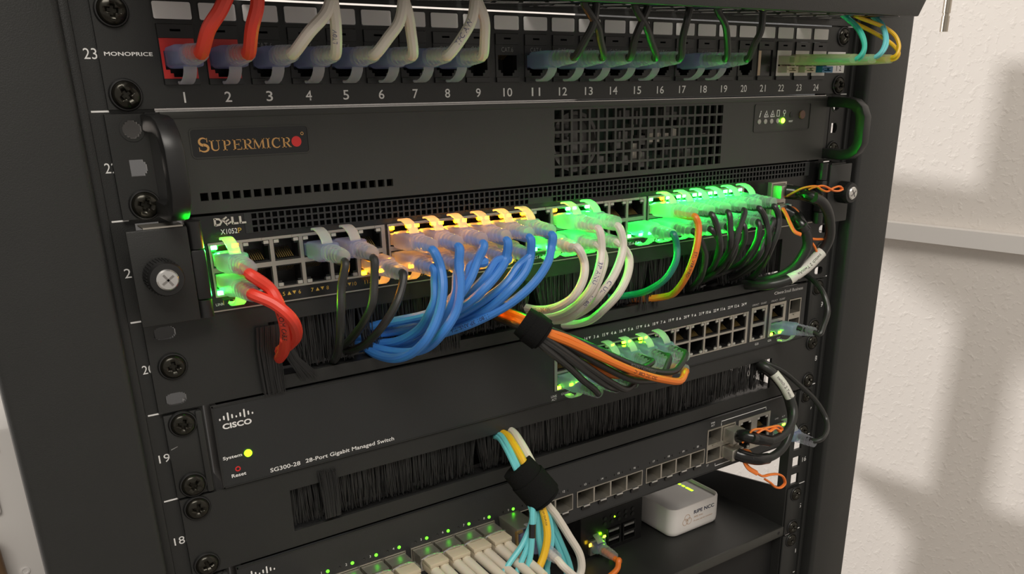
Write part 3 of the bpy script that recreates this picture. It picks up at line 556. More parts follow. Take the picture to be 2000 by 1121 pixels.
def screw(parent, x, z, y=-2.0, turn=None, name='screw'):
    a = random.uniform(0, 90) if turn is None else turn
    s_ = link(name, SCREW, parent, (x, y, z), RY(a))
    link('washer', WASHER, s_, (0, 0, 0), None, True)
    return s_

# RJ45 socket, latch side up; front plane at y = 0
def port_mesh(m='plastic_black'):
    b = MB()
    b.plate(-6.2, 6.2, -5.0, 5.0, 0.4, 1.2, [(-5.7, 5.7, -4.5, 2.4), (-3.9, 3.9, 2.4, 3.6), (-2.9, 2.9, 3.6, 4.6)])
    d = 11
    b.add([(-6.2, 1.2, -5), (6.2, 1.2, -5), (6.2, 1.2, 5), (-6.2, 1.2, 5), (-6.2, d, -5), (6.2, d, -5), (6.2, d, 5), (-6.2, d, 5)],
          [(4, 5, 6, 7), (0, 1, 5, 4), (1, 2, 6, 5), (2, 3, 7, 6), (3, 0, 4, 7)])
    return b.mesh('ethernet_port', m, smooth=False)
PORT = port_mesh()
b = MB()
for i in range(8): b.add([(-3.6 + i * 1.02 - .22, 2.5, -4.2), (-3.6 + i * 1.02 + .22, 2.5, -4.2), (-3.6 + i * 1.02 + .22, 9.5, -0.4), (-3.6 + i * 1.02 - .22, 9.5, -0.4)], [(0, 1, 2, 3)])
PINS = b.mesh('contact_pins', 'gold', smooth=False)
LEDM = {}
def led_mesh(m):
    if m not in LEDM: LEDM[m] = MB().box(-1.15, 1.15, -0.35, 0.5, -0.75, 0.75).mesh('status_led', m)
    return LEDM[m]
FLIP = RY(180)
def port(parent, x, z, y, up=True, leds=None, name='ethernet_port'):
    p = link(name, PORT, parent, (x, y, z), None if up else FLIP)
    link('contact_pins', PINS, p, (0, 0, 0), None, True)
    if leds is not None:
        for sx, m in zip((-1, 1), leds):
            sgn = sx if up else -sx
            link('status_led', led_mesh(m or 'led_off'), p, (sgn * 4.7, 0, 4.15), None, True)
    return p

# clear RJ45 plug, local axis along -Y, latch towards +Z
b = MB().loft([(6, 5.6, 3.1, 9, 0), (-2.0, 5.6, 3.1, 9, 0), (-2.2, 5.75, 4.0, 8, 0), (-3.0, 5.9, 4.3, 7, 0), (-14.5, 5.9, 4.3, 7, 0), (-16.5, 5.3, 4.1, 5, 0), (-17.8, 4.2, 3.7, 3, 0)], 20)
PLUG = b.mesh('plug', 'plug_clear', angle=0.7)
secs = [(-16.8, 4.4, 3.9, 3, 0)]
for k in range(4):
    y = -18.0 - k * 3.2; r = 4.5 - k * 0.22
    secs += [(y, r, r * .94, 2.6, 0), (y - 1.7, r, r * .94, 2.6, 0), (y - 1.9, r - .75, r - .9, 2.4, 0), (y - 3.0, r - .75, r - .9, 2.4, 0)]
secs += [(-30.8, 3.7, 3.5, 2.2, 0), (-33.2, 3.4, 3.3, 2.1, 0)]
BOOT = MB().loft(secs, 16).mesh('strain_relief', 'boot_clear', angle=0.7)
TAB = MB().ribbon([(-15.2, 3.7), (-14.4, 5.6), (-12.4, 7.6), (-9.4, 9.2), (-6.2, 10.0), (-3.2, 10.0), (-2.2, 9.5)], 2.6, 1.0).mesh('latch_tab', 'tab_clear', bevel=0.25)
SHEATH_R = {'sheath_red': 2.7, 'sheath_white': 2.45, 'sheath_black': 2.0, 'sheath_blue': 2.4, 'sheath_green': 2.15, 'sheath_orange': 2.25}
def plug(parent, x, y, z, up=True, tilt=0.0, yaw=0.0, droop=0.0, name='plug'):
    rot = RZ(yaw) @ RX(tilt) @ (FLIP if not up else Matrix.Identity(4))
    p = link(name, PLUG, parent, (x, y, z), rot)
    link('strain_relief', BOOT, p, (0, 0, 0), None, True)
    link('latch_tab', TAB, p, (0, 0, 0), None, True)
    return p
def sheath(parent, key, m, r=None, n=10, name='sheath', inner=14.0, per=6):
    pts = [list(q) for q in PATHS[key]]
    if inner:
        d = (Vector(pts[0]) - Vector(pts[1])).normalized()
        pts = [list(Vector(pts[0]) + d * inner)] + pts
    return part(name, MB().tube(pts, r or SHEATH_R[m], n, per), m, parent)
def print_on(parent, key, body, m, s0, size, ang, r):
    """ink lettering wrapped on the outside of a cable"""
    P = smooth_path(PATHS[key], 10); F = frames(P)
    acc = [0.0]
    for i in range(1, len(P)): acc.append(acc[-1] + (P[i] - P[i - 1]).length)
    src = text_mesh(body, m, None, size)
    me = src.copy()
    w = WL[parent.name]
    i0 = min(range(len(P)), key=lambda i_: abs(acc[i_] - s0)); t, u, n_ = F[i0]
    front = Vector((-0.5, -0.8, 0.25)); ang = math.atan2(front.dot(n_), front.dot(u))
    for v in me.vertices:
        a = s0 + v.co.x / S; q = v.co.z / S
        i = 0
        while i < len(P) - 2 and acc[i + 1] < a: i += 1
        f = max(0, min(1, (a - acc[i]) / max(1e-6, acc[i + 1] - acc[i])))
        p = P[i].lerp(P[i + 1], f); t, u, n_ = F[i]
        th = ang - q / r
        v.co = (p + (u * math.cos(th) + n_ * math.sin(th)) * (r + 0.06) - w) * S
    return link('sheath_lettering', me, parent, tuple(w))

# ------------------------------------------------------------------ server rack
rack = thing('server_rack', 'black steel server rack with numbered mounting rails', 'rack', (0, 0, -1050))
for sx in (-1, 1):
    a, c = sorted((sx * 252, sx * 300))
    part('front_post', MB().box(a, c, -13, 4, -1045, 400), 'rack_black', rack, bevel=3.2, segs=3)
    a, c = (262, 300) if sx > 0 else (-283, -250)
    part('rear_post', MB().box(a, c, 310, 350, -1045, 104), 'rack_black', rack, bevel=3)
    holes = []
    for k in range(24, 13, -1):
        zt = (k - 22) * U
        for dz in (6.35, 22.225, 38.1): holes.append((sx * 232.55 - 4.75, sx * 232.55 + 4.75, zt - dz - 4.75, zt - dz + 4.75))
    a, c = sorted((sx * 222, sx * 251.5))
    r_ = part('mounting_rail', MB().plate(a, c, -470, 92, 0, 2.2, holes).box(min(sx * 222, sx * 224), max(sx * 222, sx * 224), 2.2, 9, -470, 92), 'rack_black', rack, smooth=False)
    a, c = sorted((sx * 247.2, sx * 252))
    part('rail_lip', MB().box(a, c, -2.2, 2.0, -470, 92), 'rack_black', rack, bevel=1.2)
    for k in range(24, 13, -1):
        z = (k - 23) * U
        text(str(k), 'white_print', r_, (sx * 242.6, -0.12, z + 22), h=4.1, w=4.9, name='rail_number')
        a, c = sorted((sx * 239.5, sx * 246.2))
        part('rail_tick', MB().box(a, c, -0.15, 0.05, z - .35, z + .35), 'white_print', rack, smooth=False)
    part('shadow_rail', MB().box(sx * 268 - 6, sx * 268 + 6, 4, 310, -2, 104), 'rack_black', rack)  # unseen rail, made tall to throw the shadow band on the wall

# ------------------------------------------------------------------ cable manager above the patch panel
cm = thing('cable_manager', 'black horizontal cable manager with smooth front cover above the patch panel', 'cable manager', (0, -30, 46))
part('front_cover', MB().prism([(-232, 44.6), (226, 48.3), (232.5, 58), (232.5, 91), (-232, 91)], -63.5, -60.5), 'rack_black', cm, bevel=0.6)
part('back_plate', MB().box(-241, 241, -2.5, -0.5, 44.8, 88), 'panel_black', cm)
x = -218.0
for k in range(12):
    part('finger_plate', MB().box(x, x + 33.6, -57.5, -2.6, 45.7 + .0045 * (x + 218), 46.6 + .0045 * (x + 218)), 'gloss_black', cm, bevel=0.3)
    x += 36.3
for sx in (-1, 1): part('side_arm', MB().box(sx * 229 - 2, sx * 229 + 2, -61, -2, 60, 88), 'rack_black', cm)
for xx in (-232.55, 232.55): screw(cm, xx, 66.7, -2.5)

# ------------------------------------------------------------------ patch panel (U23)
PX = lambda n: -227.85 + 18.18 * n
pp = thing('patch_bay', 'black 24-port keystone patch panel with white number labels', 'patch panel', (0, -2, 0.7))
holes = [(PX(n) - 7.3, PX(n) + 7.3, 10.0, 33.8) for n in range(1, 25)]
part('panel', MB().plate(-239.9, 239.9, 0.7, 43.9, -2, 0, holes).box(-220, 220, 0, 14, 43.1, 43.9).box(-220, 220, 0, 14, 0.7, 1.5), 'panel_black', pp, smooth=False)
part('rear_bar', MB().box(-222, 222, 26, 40, 2, 42), 'deep_black', pp)
FRAME = (MB().plate(-7.1, 7.1, 6.5, 11.7, -0.9, 5, [(-2.1, 2.1, 9.0, 9.9)]).box(-7.1, 7.1, -1.2, 5, -11.8, -9.5)
         .box(-7.2, -6.9, -0.4, 16, -11.8, 11.7).box(6.9, 7.2, -0.4, 16, -11.8, 11.7).box(-7.1, 7.1, 15, 16, -11.8, 11.7).box(-7.1, 7.1, 5, 15, 6.5, 7.0).box(-7.1, 7.1, 5, 15, -10, -9.5)).mesh('keystone_jack', 'plastic_black', smooth=False)
JH = [(-5.8, 5.8, -5.9, 1.4), (-4.2, 4.2, -7.3, -5.9), (-3.0, 3.0, -8.8, -7.3)]
INS = {m: MB().plate(-6.9, 6.9, -9.4, 6.4, -0.5, 3, JH).mesh('jack_insert', m, smooth=False) for m in ('plastic_black', 'jack_red')}
INS['blank'] = MB().box(-6.9, 6.9, 0.5, 3, -9.4, 6.4).mesh('jack_insert', 'strip_black', smooth=False)
INS['jack_white'] = MB().plate(-6.9, 6.9, -9.4, 6.4, -0.7, 3, [(-5.6, 5.6, -3.4, 3.2)]).mesh('jack_insert', 'jack_white', smooth=False)
LABEL = MB().prism(rrect(-7.5, 7.5, -3.3, 3.3, 0.7), -0.5, 0).mesh('number_label', 'paper', smooth=False)
LBACK = MB().prism(rrect(-7.9, 7.9, -3.7, 3.7, 0.8), -0.25, 0).mesh('label_holder', 'strip_black', smooth=False)
for n in range(1, 25):
    lb = link('label_holder', LBACK, pp, (PX(n), -2, 38.9)); link('paper_label', LABEL, lb, (0, 0, 0), None, True)
    k = link('keystone_jack', FRAME, pp, (PX(n), -2, 21.9))
    key = 'jack_red' if n < 3 else 'blank' if n == 21 else 'jack_white' if n > 21 else 'plastic_black'
    ins = link('jack_insert', INS[key], k, (0, 0, 0), None, True)
    if key in ('plastic_black',):
        link('jack_lettering', text_mesh('CAT.6', 'grey_print', 7.2, 2.3), k, (0, -0.6, 4.1), None, True)
        link('contact_pins', PINS, k, (0, 0.5, -1.2), FLIP, True)
    if n == 21: link('plug_piece', MB().box(-6.6, -4.4, -0.6, 0.5, -9, 6).mesh('plug_piece', 'tan'), k, (0, 0, 0), None, True)
    text(str(n), 'white_print', pp, (PX(n), -2.1, 5.0), h=4.3, w=None if n == 1 else 2.9 if n < 10 else 5.6, bold=0.008, name='port_number')
text('MONOPRICE', 'white_print', pp, (-228.8, -2.1, 22.0), h=1.5, w=18.2, bold=0.02)
for xx in (-232.55, 232.55):
    for zz in (6.35, 38.1): screw(pp, xx, zz, -2)
part('paper_tag', MB().box(217.5, 237.0, -2.5, -2.05, 14.4, 28.0), 'paper', pp, smooth=False)
text('1 2', 'ink_black', pp, (231.0, -2.6, 17.4), h=3.4)

# ------------------------------------------------------------------ 1U server (U22)
sv = thing('rack_server', 'dark grey 1U rack server with square vent grid and loop handles', 'server', (0, -3, -44))
Z0, Z1 = -43.9, -0.7
grid = [(-16.4 + i * 6.42, -16.4 + i * 6.42 + 4.9, -9.6 - j * 6.28, -4.7 - j * 6.28) for i in range(21) for j in range(6)]
row = [(-209.6 + i * 4.72, -209.6 + i * 4.72 + 3.4, -38.5, -35.0) for i in range(20)]
gh = [(round(a, 3), round(b_, 3), round(c, 3), round(d, 3)) for a, b_, c, d in grid]
part('faceplate', MB().plate(-221, 221, Z0, Z1, -3.2, -1.2, [tuple(round(q, 3) for q in h) for h in row] + gh), 'bezel_grey', sv, smooth=False)
part('top_fold', MB().box(-221, 221, -3.6, -3.2, -3.4, Z1), 'bezel_grey', sv, bevel=0.15)
part('chassis', MB().box(-218, 218, 30, 560, Z0, Z1 - .3).box(-218, -216, -1, 30, Z0, Z1).box(216, 218, -1, 30, Z0, Z1).box(-218, 218, -1, 30, Z0, Z0 + 1), 'deep_black', sv, smooth=False)
part('chassis_lid', MB().box(-222, 222, -1.0, 565, Z1 - 0.2, Z1 + 0.35), 'bright_steel', sv, smooth=False)
part('circuit_board', MB().box(-20, 120, 14, 16, -42, -3), 'pcb_green', sv, smooth=False)
for k in range(34):
    cx_, cz_ = random.uniform(-12, 114), random.uniform(-39, -7)
    part('board_component', MB().cbox((cx_, random.uniform(5, 11), cz_), (random.uniform(3, 10), 6, random.uniform(3, 8))), random.choice(['chip_grey', 'chip_grey', 'strip_black', 'steel']), sv)
fan = MB().lathe([(17, 14), (17, 6), (15, 6), (15, 12), (6, 12), (6, 5), (0.5, 5)], (5, -23), 28)
part('fan_hub', fan, 'chip_grey', sv)
for sx in (-1, 1):
    hx = sx * 232.55
    holes = [(hx - 3.2, hx + 2.2, -26.2, -19.4), (hx - 3.2, hx + 3.0, -25.2, -20.4), (hx - 3.2, hx + 3.4, -24.2, -21.4)] + [(hx - a_, hx + a_, -7.2 - c_, -7.2 + c_) for a_, c_ in ((3.6, 1.3), (3.2, 2.1), (2.4, 3.0), (1.3, 3.6))]
    holes = [tuple(round(q, 3) for q in h) for h in holes]
    a, c = sorted((sx * 242, sx * 226.5))
    part('rack_ear', MB().plate(a, c, Z0, Z1 - .4, -2.6, -0.6, holes), 'panel_black', sv, smooth=False)
    part('hole_collar', MB().lathe([(4.9, -2.6), (4.9, -2.9), (3.7, -2.9), (3.7, -1)], (hx, -7.2), 24, False), 'panel_black', sv)
    a, c = sorted((sx * 226.5, sx * 214))
    part('ear_bracket', MB().box(a, c, -2.2, -0.4, Z0, Z1), 'plastic_black', sv, smooth=False)
    # loop handle in the YZ plane
    out = [(-2, -1.2), (-20, -1.2), (-27, -2.6), (-32.6, -6.8), (-36.0, -13.5), (-36.0, -31.0), (-32.6, -37.8), (-27, -42.0), (-20, -43.4), (-2, -43.4)]
    inn = [(-2, -8.2), (-19, -8.2), (-23.5, -9.2), (-26.6, -11.6), (-28.2, -15.2), (-28.2, -29.4), (-26.6, -33), (-23.5, -35.4), (-19, -36.4), (-2, -36.4)]
    hb = MB()
    x0, x1 = sorted((sx * 221.0, sx * 228.6))
    for i in range(len(out) - 1):
        q = [out[i], out[i + 1], inn[i + 1], inn[i]]
        for xx in (x0, x1): hb.add([(xx, y, z) for y, z in q], [(0, 1, 2, 3)])
        hb.add([(x0, *out[i]), (x1, *out[i]), (x1, *out[i + 1]), (x0, *out[i + 1])], [(0, 1, 2, 3)])
        hb.add([(x0, *inn[i]), (x1, *inn[i]), (x1, *inn[i + 1]), (x0, *inn[i + 1])], [(0, 1, 2, 3)])
    me = hb.mesh('pull_handle', 'plastic_black')
    bm = bmesh.new(); bm.from_mesh(me); bmesh.ops.remove_doubles(bm, verts=bm.verts, dist=1e-6); bmesh.ops.recalc_face_normals(bm, faces=bm.faces)
    ed = [e for e in bm.edges if len(e.link_faces) == 2 and e.calc_face_angle(0) > 1.2]
    bmesh.ops.bevel(bm, geom=ed, offset=0.9 * S, segments=2, profile=0.5, affect='EDGES'); bm.to_mesh(me); bm.free()
    me.polygons.foreach_set('use_smooth', [True] * len(me.polygons)); me.set_sharp_from_angle(angle=0.7)
    for v in me.vertices: v.co -= WL[sv.name] * S
    ob('pull_handle', me, None, sv, tuple(WL[sv.name]))
screw(sv, -232.55, -38.1, -2.6, 20)
screw(sv, 232.55, -38.1, -2.6)
def frame_ring(x0, x1, z0, z1, r, w, y0, y1, n=4):
    a = rrect(x0, x1, z0, z1, r, n); b_ = rrect(x0 + w, x1 - w, z0 + w, z1 - w, max(.1, r - w), n); m = len(a)
    mb = MB(); v = [(x, y0, z) for x, z in a] + [(x, y0, z) for x, z in b_] + [(x, y1, z) for x, z in a] + [(x, y1, z) for x, z in b_]
    f = []
    for i in range(m):
        j = (i + 1) % m
        f += [(i, j, m + j, m + i), (i, 2 * m + i, 2 * m + j, j), (m + i, m + j, 3 * m + j, 3 * m + i)]
    return mb.add(v, f)
part('badge_frame', frame_ring(-210.6, -157.6, -20.3, -7.6, 2.0, 0.55, -3.55, -3.15), 'bezel_grey', sv)
part('badge', MB().prism(rrect(-210.1, -158.1, -19.8, -8.1, 1.6), -3.26, -3.15), 'strip_black', sv, smooth=False)
# serif wordmark
def serif(ch, x0, x1, z0, z1):
    W, H = x1 - x0, z1 - z0; th = .17; tn = .065; P = []
    def pt(l): return [(x0 + a * W, z0 + c * H) for a, c in l]
    def ln(a, c, w): P.extend(stroke(pt([a, c]), w * H))
    def sf(cx, cz, half=.17): P.append(pt([(cx - half, cz - .03), (cx + half, cz - .03), (cx + half, cz + .03), (cx - half, cz + .03)]))
    def arc(cx, cz, rx, rz, a0, a1, w0, w1=None, n=14):
        P.extend(stroke([(x0 + (cx + rx * math.cos(math.radians(a0 + (a1 - a0) * i / n))) * W, z0 + (cz + rz * math.sin(math.radians(a0 + (a1 - a0) * i / n))) * H) for i in range(n + 1)], w0 * H, (w1 or w0) * H))
    if ch == 'S':
        arc(.5, .72, .34, .245, 40, 180, .06, .16); arc(.5, .72, .34, .245, 180, 265, .16, .2)
        arc(.5, .26, .38, .235, 90, -10, .2, .16); arc(.5, .26, .38, .235, -10, -150, .16, .06)
        P.append(pt([(.80, .66), (.86, .66), (.86, .98), (.80, .95)])); P.append(pt([(.10, .02), (.16, .06), (.14, .34), (.08, .34)]))
    if ch == 'U':
        ln((.2, 1), (.2, .3), th); arc(.5, .3, .3, .27, 180, 270, th, .1); arc(.5, .3, .3, .27, 270, 360, .1, tn); ln((.8, .3), (.8, 1), tn); sf(.2, .97, .22); sf(.8, .97, .18)
    if ch in 'PR':
        ln((.26, 0), (.26, 1), th); sf(.26, .97, .24); sf(.26, .03, .24)
        ln((.26, .965), (.52, .965), tn); arc(.52, .73, .3, .235, 90, 0, tn, th); arc(.52, .73, .3, .235, 0, -90, th, tn); ln((.26, .495), (.52, .495), tn)
        if ch == 'R': ln((.5, .5), (.86, .02), th * .95); sf(.9, .03, .1)
    if ch == 'E':
        ln((.24, 0), (.24, 1), th); sf(.24, .97, .2); sf(.24, .03, .2)
        ln((.24, .965), (.86, .965), tn); ln((.24, .035), (.9, .035), tn); ln((.24, .52), (.66, .52), tn)
        ln((.86, 1), (.86, .76), .06); ln((.9, 0), (.9, .26), .06); ln((.66, .64), (.66, .4), .06)
    if ch == 'M':
        ln((.12, 0), (.16, 1), tn); ln((.16, .98), (.5, .04), th * .9); ln((.5, .04), (.83, .98), tn); ln((.85, 0), (.83, 1), th); sf(.12, .03, .12); sf(.86, .03, .14); sf(.12, .97, .1); sf(.88, .97, .1)
    if ch == 'I': ln((.5, 0), (.5, 1), th); sf(.5, .97, .45); sf(.5, .03, .45)
    if ch == 'C':
        arc(.54, .5, .44, .47, 50, 120, tn, .12); arc(.54, .5, .44, .47, 120, 240, .17, .17); arc(.54, .5, .44, .47, 240, 320, .12, tn); ln((.86, .64), (.86, 1), .06)
    return P
zx = lambda q: -207.6 + 41.3 * ((q - 155) / 1215.0) * (1.0 + 0.05 * (1 - (q - 155) / 1215.0)) if False else -207.6 + 41.3 * (q - 155) / 1215.0
pol = []
for ch, a, c in (('S', 155, 300), ('U', 303, 442), ('P', 462, 582), ('E', 590, 718), ('R', 722, 852), ('M', 852, 1018), ('I', 1030, 1088), ('C', 1105, 1232), ('R', 1240, 1372)):
    pol += serif(ch, zx(a), zx(c), -17.6 if ch == 'S' else -17.3, -11.6 if ch == 'S' else -12.9)
flat(pol, 'logo_tan', sv, 'wordmark', -3.35)
flat([circle(-163.7, -14.9, 2.35, 28)], 'logo_red', sv, 'wordmark_dot', -3.36)
flat(ring_polys(-160.7, -11.5, .45, .75), 'logo_tan', sv, 'registered_mark', -3.35)
# control cluster
part('control_frame', frame_ring(146.2, 203.6, -22.7, -4.9, 1.6, 0.5, -3.7, -3.15), 'bezel_grey', sv)
for i, xx in enumerate((151.5, 157.6, 163.7, 169.9, 175.3)):
    part('indicator', MB().lathe([(1.6, -3.15), (1.6, -3.6), (1.1, -3.8), (.1, -3.85)], (xx, -16.0), 16), ('led_off', 'led_off', 'led_off', 'led_off', 'led_lime_hot')[i], sv)
text('i', 'white_print', sv, (152.2, -3.3, -11.2), h=4.2, shear=.3, bold=.02, name='icon_print')
for xx in (158.2, 164.4):
    flat(stroke([(xx - 2, -13.1), (xx, -9.2), (xx + 2, -13.1), (xx - 2, -13.1)], .7), 'white_print', sv, 'icon_print', -3.3)
    flat([circle(xx, -11.9, .55, 10)], 'white_print', sv, 'icon_print', -3.3)
flat(stroke([(168.8, -9.2), (171.2, -9.2), (171.2, -13), (168.8, -13), (168.8, -9.2)], .6), 'white_print', sv, 'icon_print', -3.3)
flat(ring_polys(176.3, -10.4, .9, 1.4, 14) + stroke([(176.3, -11.8), (176.3, -13.2)], .6), 'white_print', sv, 'icon_print', -3.3)
text('RESET', 'white_print', sv, (183.6, -3.3, -16.6), w=4.2, h=1.1, bold=.03)
part('reset_button', MB().lathe([(1.9, -3.15), (1.9, -3.5), (1.6, -3.6)], (183.7, -12.4), 18), 'plastic_black', sv)
part('power_button', MB().lathe([(2.9, -3.15), (2.9, -4.2), (2.5, -4.5), (.2, -4.5)], (194.4, -12.6), 24), 'button_brown', sv)

# ------------------------------------------------------------------ 48-port switch (U21)
BX = (-209.5, -121.5, -33.2, 54.8)
DC = lambda b_, k: BX[b_] + 7.1 + 14.2 * k
dl = thing('network_switch', 'black 48-port network switch with glowing green and amber ports', 'network switch', (0, -3, -88.7))
vent = []
for r_ in range(3):
    for i in range(122):
        x0 = -188.6 + i * 3.22
        if r_ == 2 and -36 < x0 < -18: continue
        vent.append((round(x0, 3), round(x0 + 2.3, 3), round(-48.0 - r_ * 3.1, 3), round(-45.7 - r_ * 3.1, 3)))
win = [(round(BX[q] - .3, 3), round(BX[q] + 86.7, 3), -82.3, -57.0) for q in range(4)] + [(165.5, 181.5, -81.6, -56.4)]
part('faceplate', MB().plate(-217.5, 217.5, -88.7, -45.1, -3.2, -1.4, vent + win), 'strip_black', dl, smooth=False)
part('vent_surround', MB().plate(-192, 208, -54.4, -45.1, -3.5, -3.2, vent), 'switch_grey', dl, smooth=False)
part('chassis', MB().box(-217, 217, 14, 260, -88.6, -45.2).box(-217, -215, -1, 14, -88.6, -45.2).box(215, 217, -1, 14, -88.6, -45.2), 'deep_black', dl, smooth=False)
part('bottom_edge', MB().box(-217.5, 217.5, -3.5, -1.0, -89.0, -88.4), 'steel', dl, smooth=False)
G, A, O_ = 'led_green', 'led_amber', None
lit = {(0, 0, 1): (G, A), (0, 0, 0): (G, A), (0, 5, 0): (A, A),
       (2, 1, 1): (A, G), (2, 2, 1): (G, G), (2, 0, 0): (G, G), (2, 1, 0): (G, 'led_green_soft'), (2, 2, 0): (G, 'led_green_soft'), (2, 5, 0): (G, G),
       (3, 0, 1): (G, A), (3, 1, 1): (G, G), (3, 2, 1): (G, G), (3, 3, 1): (G, G), (3, 4, 1): ('led_green_soft', G), (3, 5, 1): ('led_green_soft', 'led_green_soft'),
       (3, 0, 0): (G, G), (3, 1, 0): (G, 'led_green_soft'), (3, 2, 0): (G, 'led_green_soft'), (3, 3, 0): ('led_green_soft', G), (3, 4, 0): ('led_green_soft', 'led_green_soft'), (3, 5, 0): ('led_green_soft', 'led_green_soft')}
for k in range(6): lit[(1, k, 1)] = (A, A)
for k in range(5): lit[(1, k, 0)] = (A, A)
for q in range(4):
    hs = []
    for k in range(6):
        c = DC(q, k)
        hs += [(round(c - 6.2, 3), round(c + 6.2, 3), -68.7, -58.4), (round(c - 6.2, 3), round(c + 6.2, 3), -81.2, -70.9)]
    part('port_block', MB().plate(BX[q], BX[q] + 86.4, -82.2, -57.1, -3.7, -1.5, hs), 'steel', dl, smooth=False)
    for k in range(6):
        c = DC(q, k)
        port(dl, c, -63.5, -3.4, True, lit.get((q, k, 1), (None, None)))
        port(dl, c, -76.1, -3.4, False, lit.get((q, k, 0), (None, None)))
        n1 = q * 12 + k * 2 + 1
        ink = 'gold_print' if q < 2 else 'white_print'
        text(str(n1), ink, dl, (c - 3.9, -3.3, -85.0), h=1.9, name='port_lettering')
        text(str(n1 + 1), ink, dl, (c + 3.9, -3.3, -85.0), h=1.9, name='port_lettering')
        flat([[(c - 2.2, -85.8), (c - .3, -85.8), (c - 1.25, -84.1)], [(c + .3, -84.1), (c + 2.2, -84.1), (c + 1.25, -85.8)]], ink, dl, 'port_arrows', -3.3)
        part('shield_tab', MB().box(c - 7.4, c - 2.8, -4.1, -3.6, -58.2, -57.1).box(c + 2.8, c + 6.8, -4.1, -3.6, -58.2, -57.1), 'steel', dl, smooth=False)
text('LINK', 'white_print', dl, (-208.0, -3.3, -85.6), h=1.2, name='port_lettering')
text('X1052', 'white_print', dl, (-199.4, -3.3, -52.7), h=2.3, w=7.4, name='model_lettering')
text('P', 'gold_print', dl, (-194.6, -3.3, -52.7), h=2.3, w=1.6, name='model_lettering')
pol = []
for pl, w in (([(-205.2, -49.7), (-205.2, -46.4)], .9), ([(-205.2, -46.6), (-203.2, -46.9), (-202.3, -48.1), (-203.2, -49.3), (-205.2, -49.5)], .85),
              ([(-197.4, -49.6), (-197.4, -46.3)], .95), ([(-197.4, -49.3), (-194.9, -49.3)], .8), ([(-193.9, -49.6), (-193.9, -46.3)], .95), ([(-193.9, -49.3), (-191.4, -49.3)], .8)):
    pol += stroke(pl, w)
for d in (0.0, 0.5, 1.0):  # the slanted E
    ex, ez = -201.7 + d * 1.75, -47.35 - d * 2.2
    pol += stroke([(ex, ez), (ex + 1.9, ez + 1.2)], .62)
pol += stroke([(-201.9, -47.1), (-199.75, -49.8)], .8)
mb = MB()
for p in pol: mb.prism(p, -4.0, -3.1)
part('logo', mb, 'chrome_logo', dl, smooth=False)
for sx in (-1, 1):
    # forward-set ear with hinge barrels
    a, c = sorted((sx * 244.0, sx * 219.5))
    part('rack_ear', MB().box(a, c, -13.6, -12.0, -88.6, -47.0), 'panel_black', dl, bevel=0.7)
    part('ear_top_flange', MB().box(sx * 229 - 8, sx * 229 + 8, -13.0, -3.0, -46.9, -46.2), 'steel' if sx < 0 else 'panel_black', dl, smooth=False)  # left one pale: light on the ear's top edge put into its colour
    part('ear_web', MB().box(sx * 220.5 - .8, sx * 220.5 + .8, -13.0, 6, -88.6, -47), 'panel_black', dl, smooth=False)
    for za, zb in ((-57.5, -45.6), (-88.5, -80.5)):
        part('hinge_barrel', MB().lathe([(3.2, 0), (3.2, zb - za)], n=18).__class__().add(*(lambda n: ([(sx * 216.2 + 3.4 * math.cos(2 * math.pi * i / n), -9.5 + 3.4 * math.sin(2 * math.pi * i / n), z) for z in (za, zb) for i in range(n)], [(i, (i + 1) % n, n + (i + 1) % n, n + i) for i in range(n)] + [tuple(range(n - 1, -1, -1)), tuple(range(n, 2 * n))]))(18)), 'plastic_black', dl)
    part('hinge_strip', MB().box(sx * 216.2 - 3.2, sx * 216.2 + 3.2, -12.6, -6.2, -80.3, -57.7), 'plastic_black', dl, bevel=1.2)
    k_ = MB().lathe([(7.4, -13.6), (7.4, -22.5), (6.8, -24.0), (4.7, -24.2)], (sx * 233.0, -66.7), 36)
    ts = part('thumbscrew', k_, 'plastic_black', dl)
    kn = MB()
    for i in range(36):
        a_ = 2 * math.pi * i / 36
        kn.cbox((sx * 233.0 + 7.45 * math.cos(a_), -18, -66.7 + 7.45 * math.sin(a_)), (.55, 7.5, .55))
    ob('knurling', rel(kn, WL[dl.name]), 'plastic_black', ts, (0, 0, 0), None, True)
    h = MB().lathe([(4.5, -23.8), (4.5, -24.8), (3.9, -25.4), (.3, -25.6)], (sx * 233.0, -66.7), 28)
    ob('screw_face', rel(h, WL[dl.name]), 'bright_steel', ts, (0, 0, 0), None, True)
    cr = MB()
    for a_ in (35, 125):
        c_, s_ = math.cos(math.radians(a_)), math.sin(math.radians(a_))
        cr.add([(sx * 233.0 + (u_ * 2.9) * c_ - (w_ * .45) * s_, y_, -66.7 + (u_ * 2.9) * s_ + (w_ * .45) * c_) for y_ in (-25.75, -25.0) for u_, w_ in ((-1, -1), (1, -1), (1, 1), (-1, 1))], [(0, 1, 2, 3), (0, 4, 5, 1), (1, 5, 6, 2), (2, 6, 7, 3), (3, 7, 4, 0)])
    ob('cross_slot', rel(cr, WL[dl.name]), 'chip_grey', ts, (0, 0, 0), None, True)
# uplink cages
part('uplink_cage', MB().plate(165.6, 181.4, -81.5, -56.5, -6.5, 8, [(167, 180, -67.2, -57.6), (167, 180, -80.4, -70.8)]), 'steel', dl, smooth=False)
part('cage_floor', MB().box(166, 181, 8, 12, -81, -57), 'deep_black', dl)
for xx in (196.0, 190.5): part('link_led', MB().box(xx - .9, xx + .9, -3.8, -3.1, -67.2 - (196 - xx) * .0, -65.6), 'led_cyan', dl)

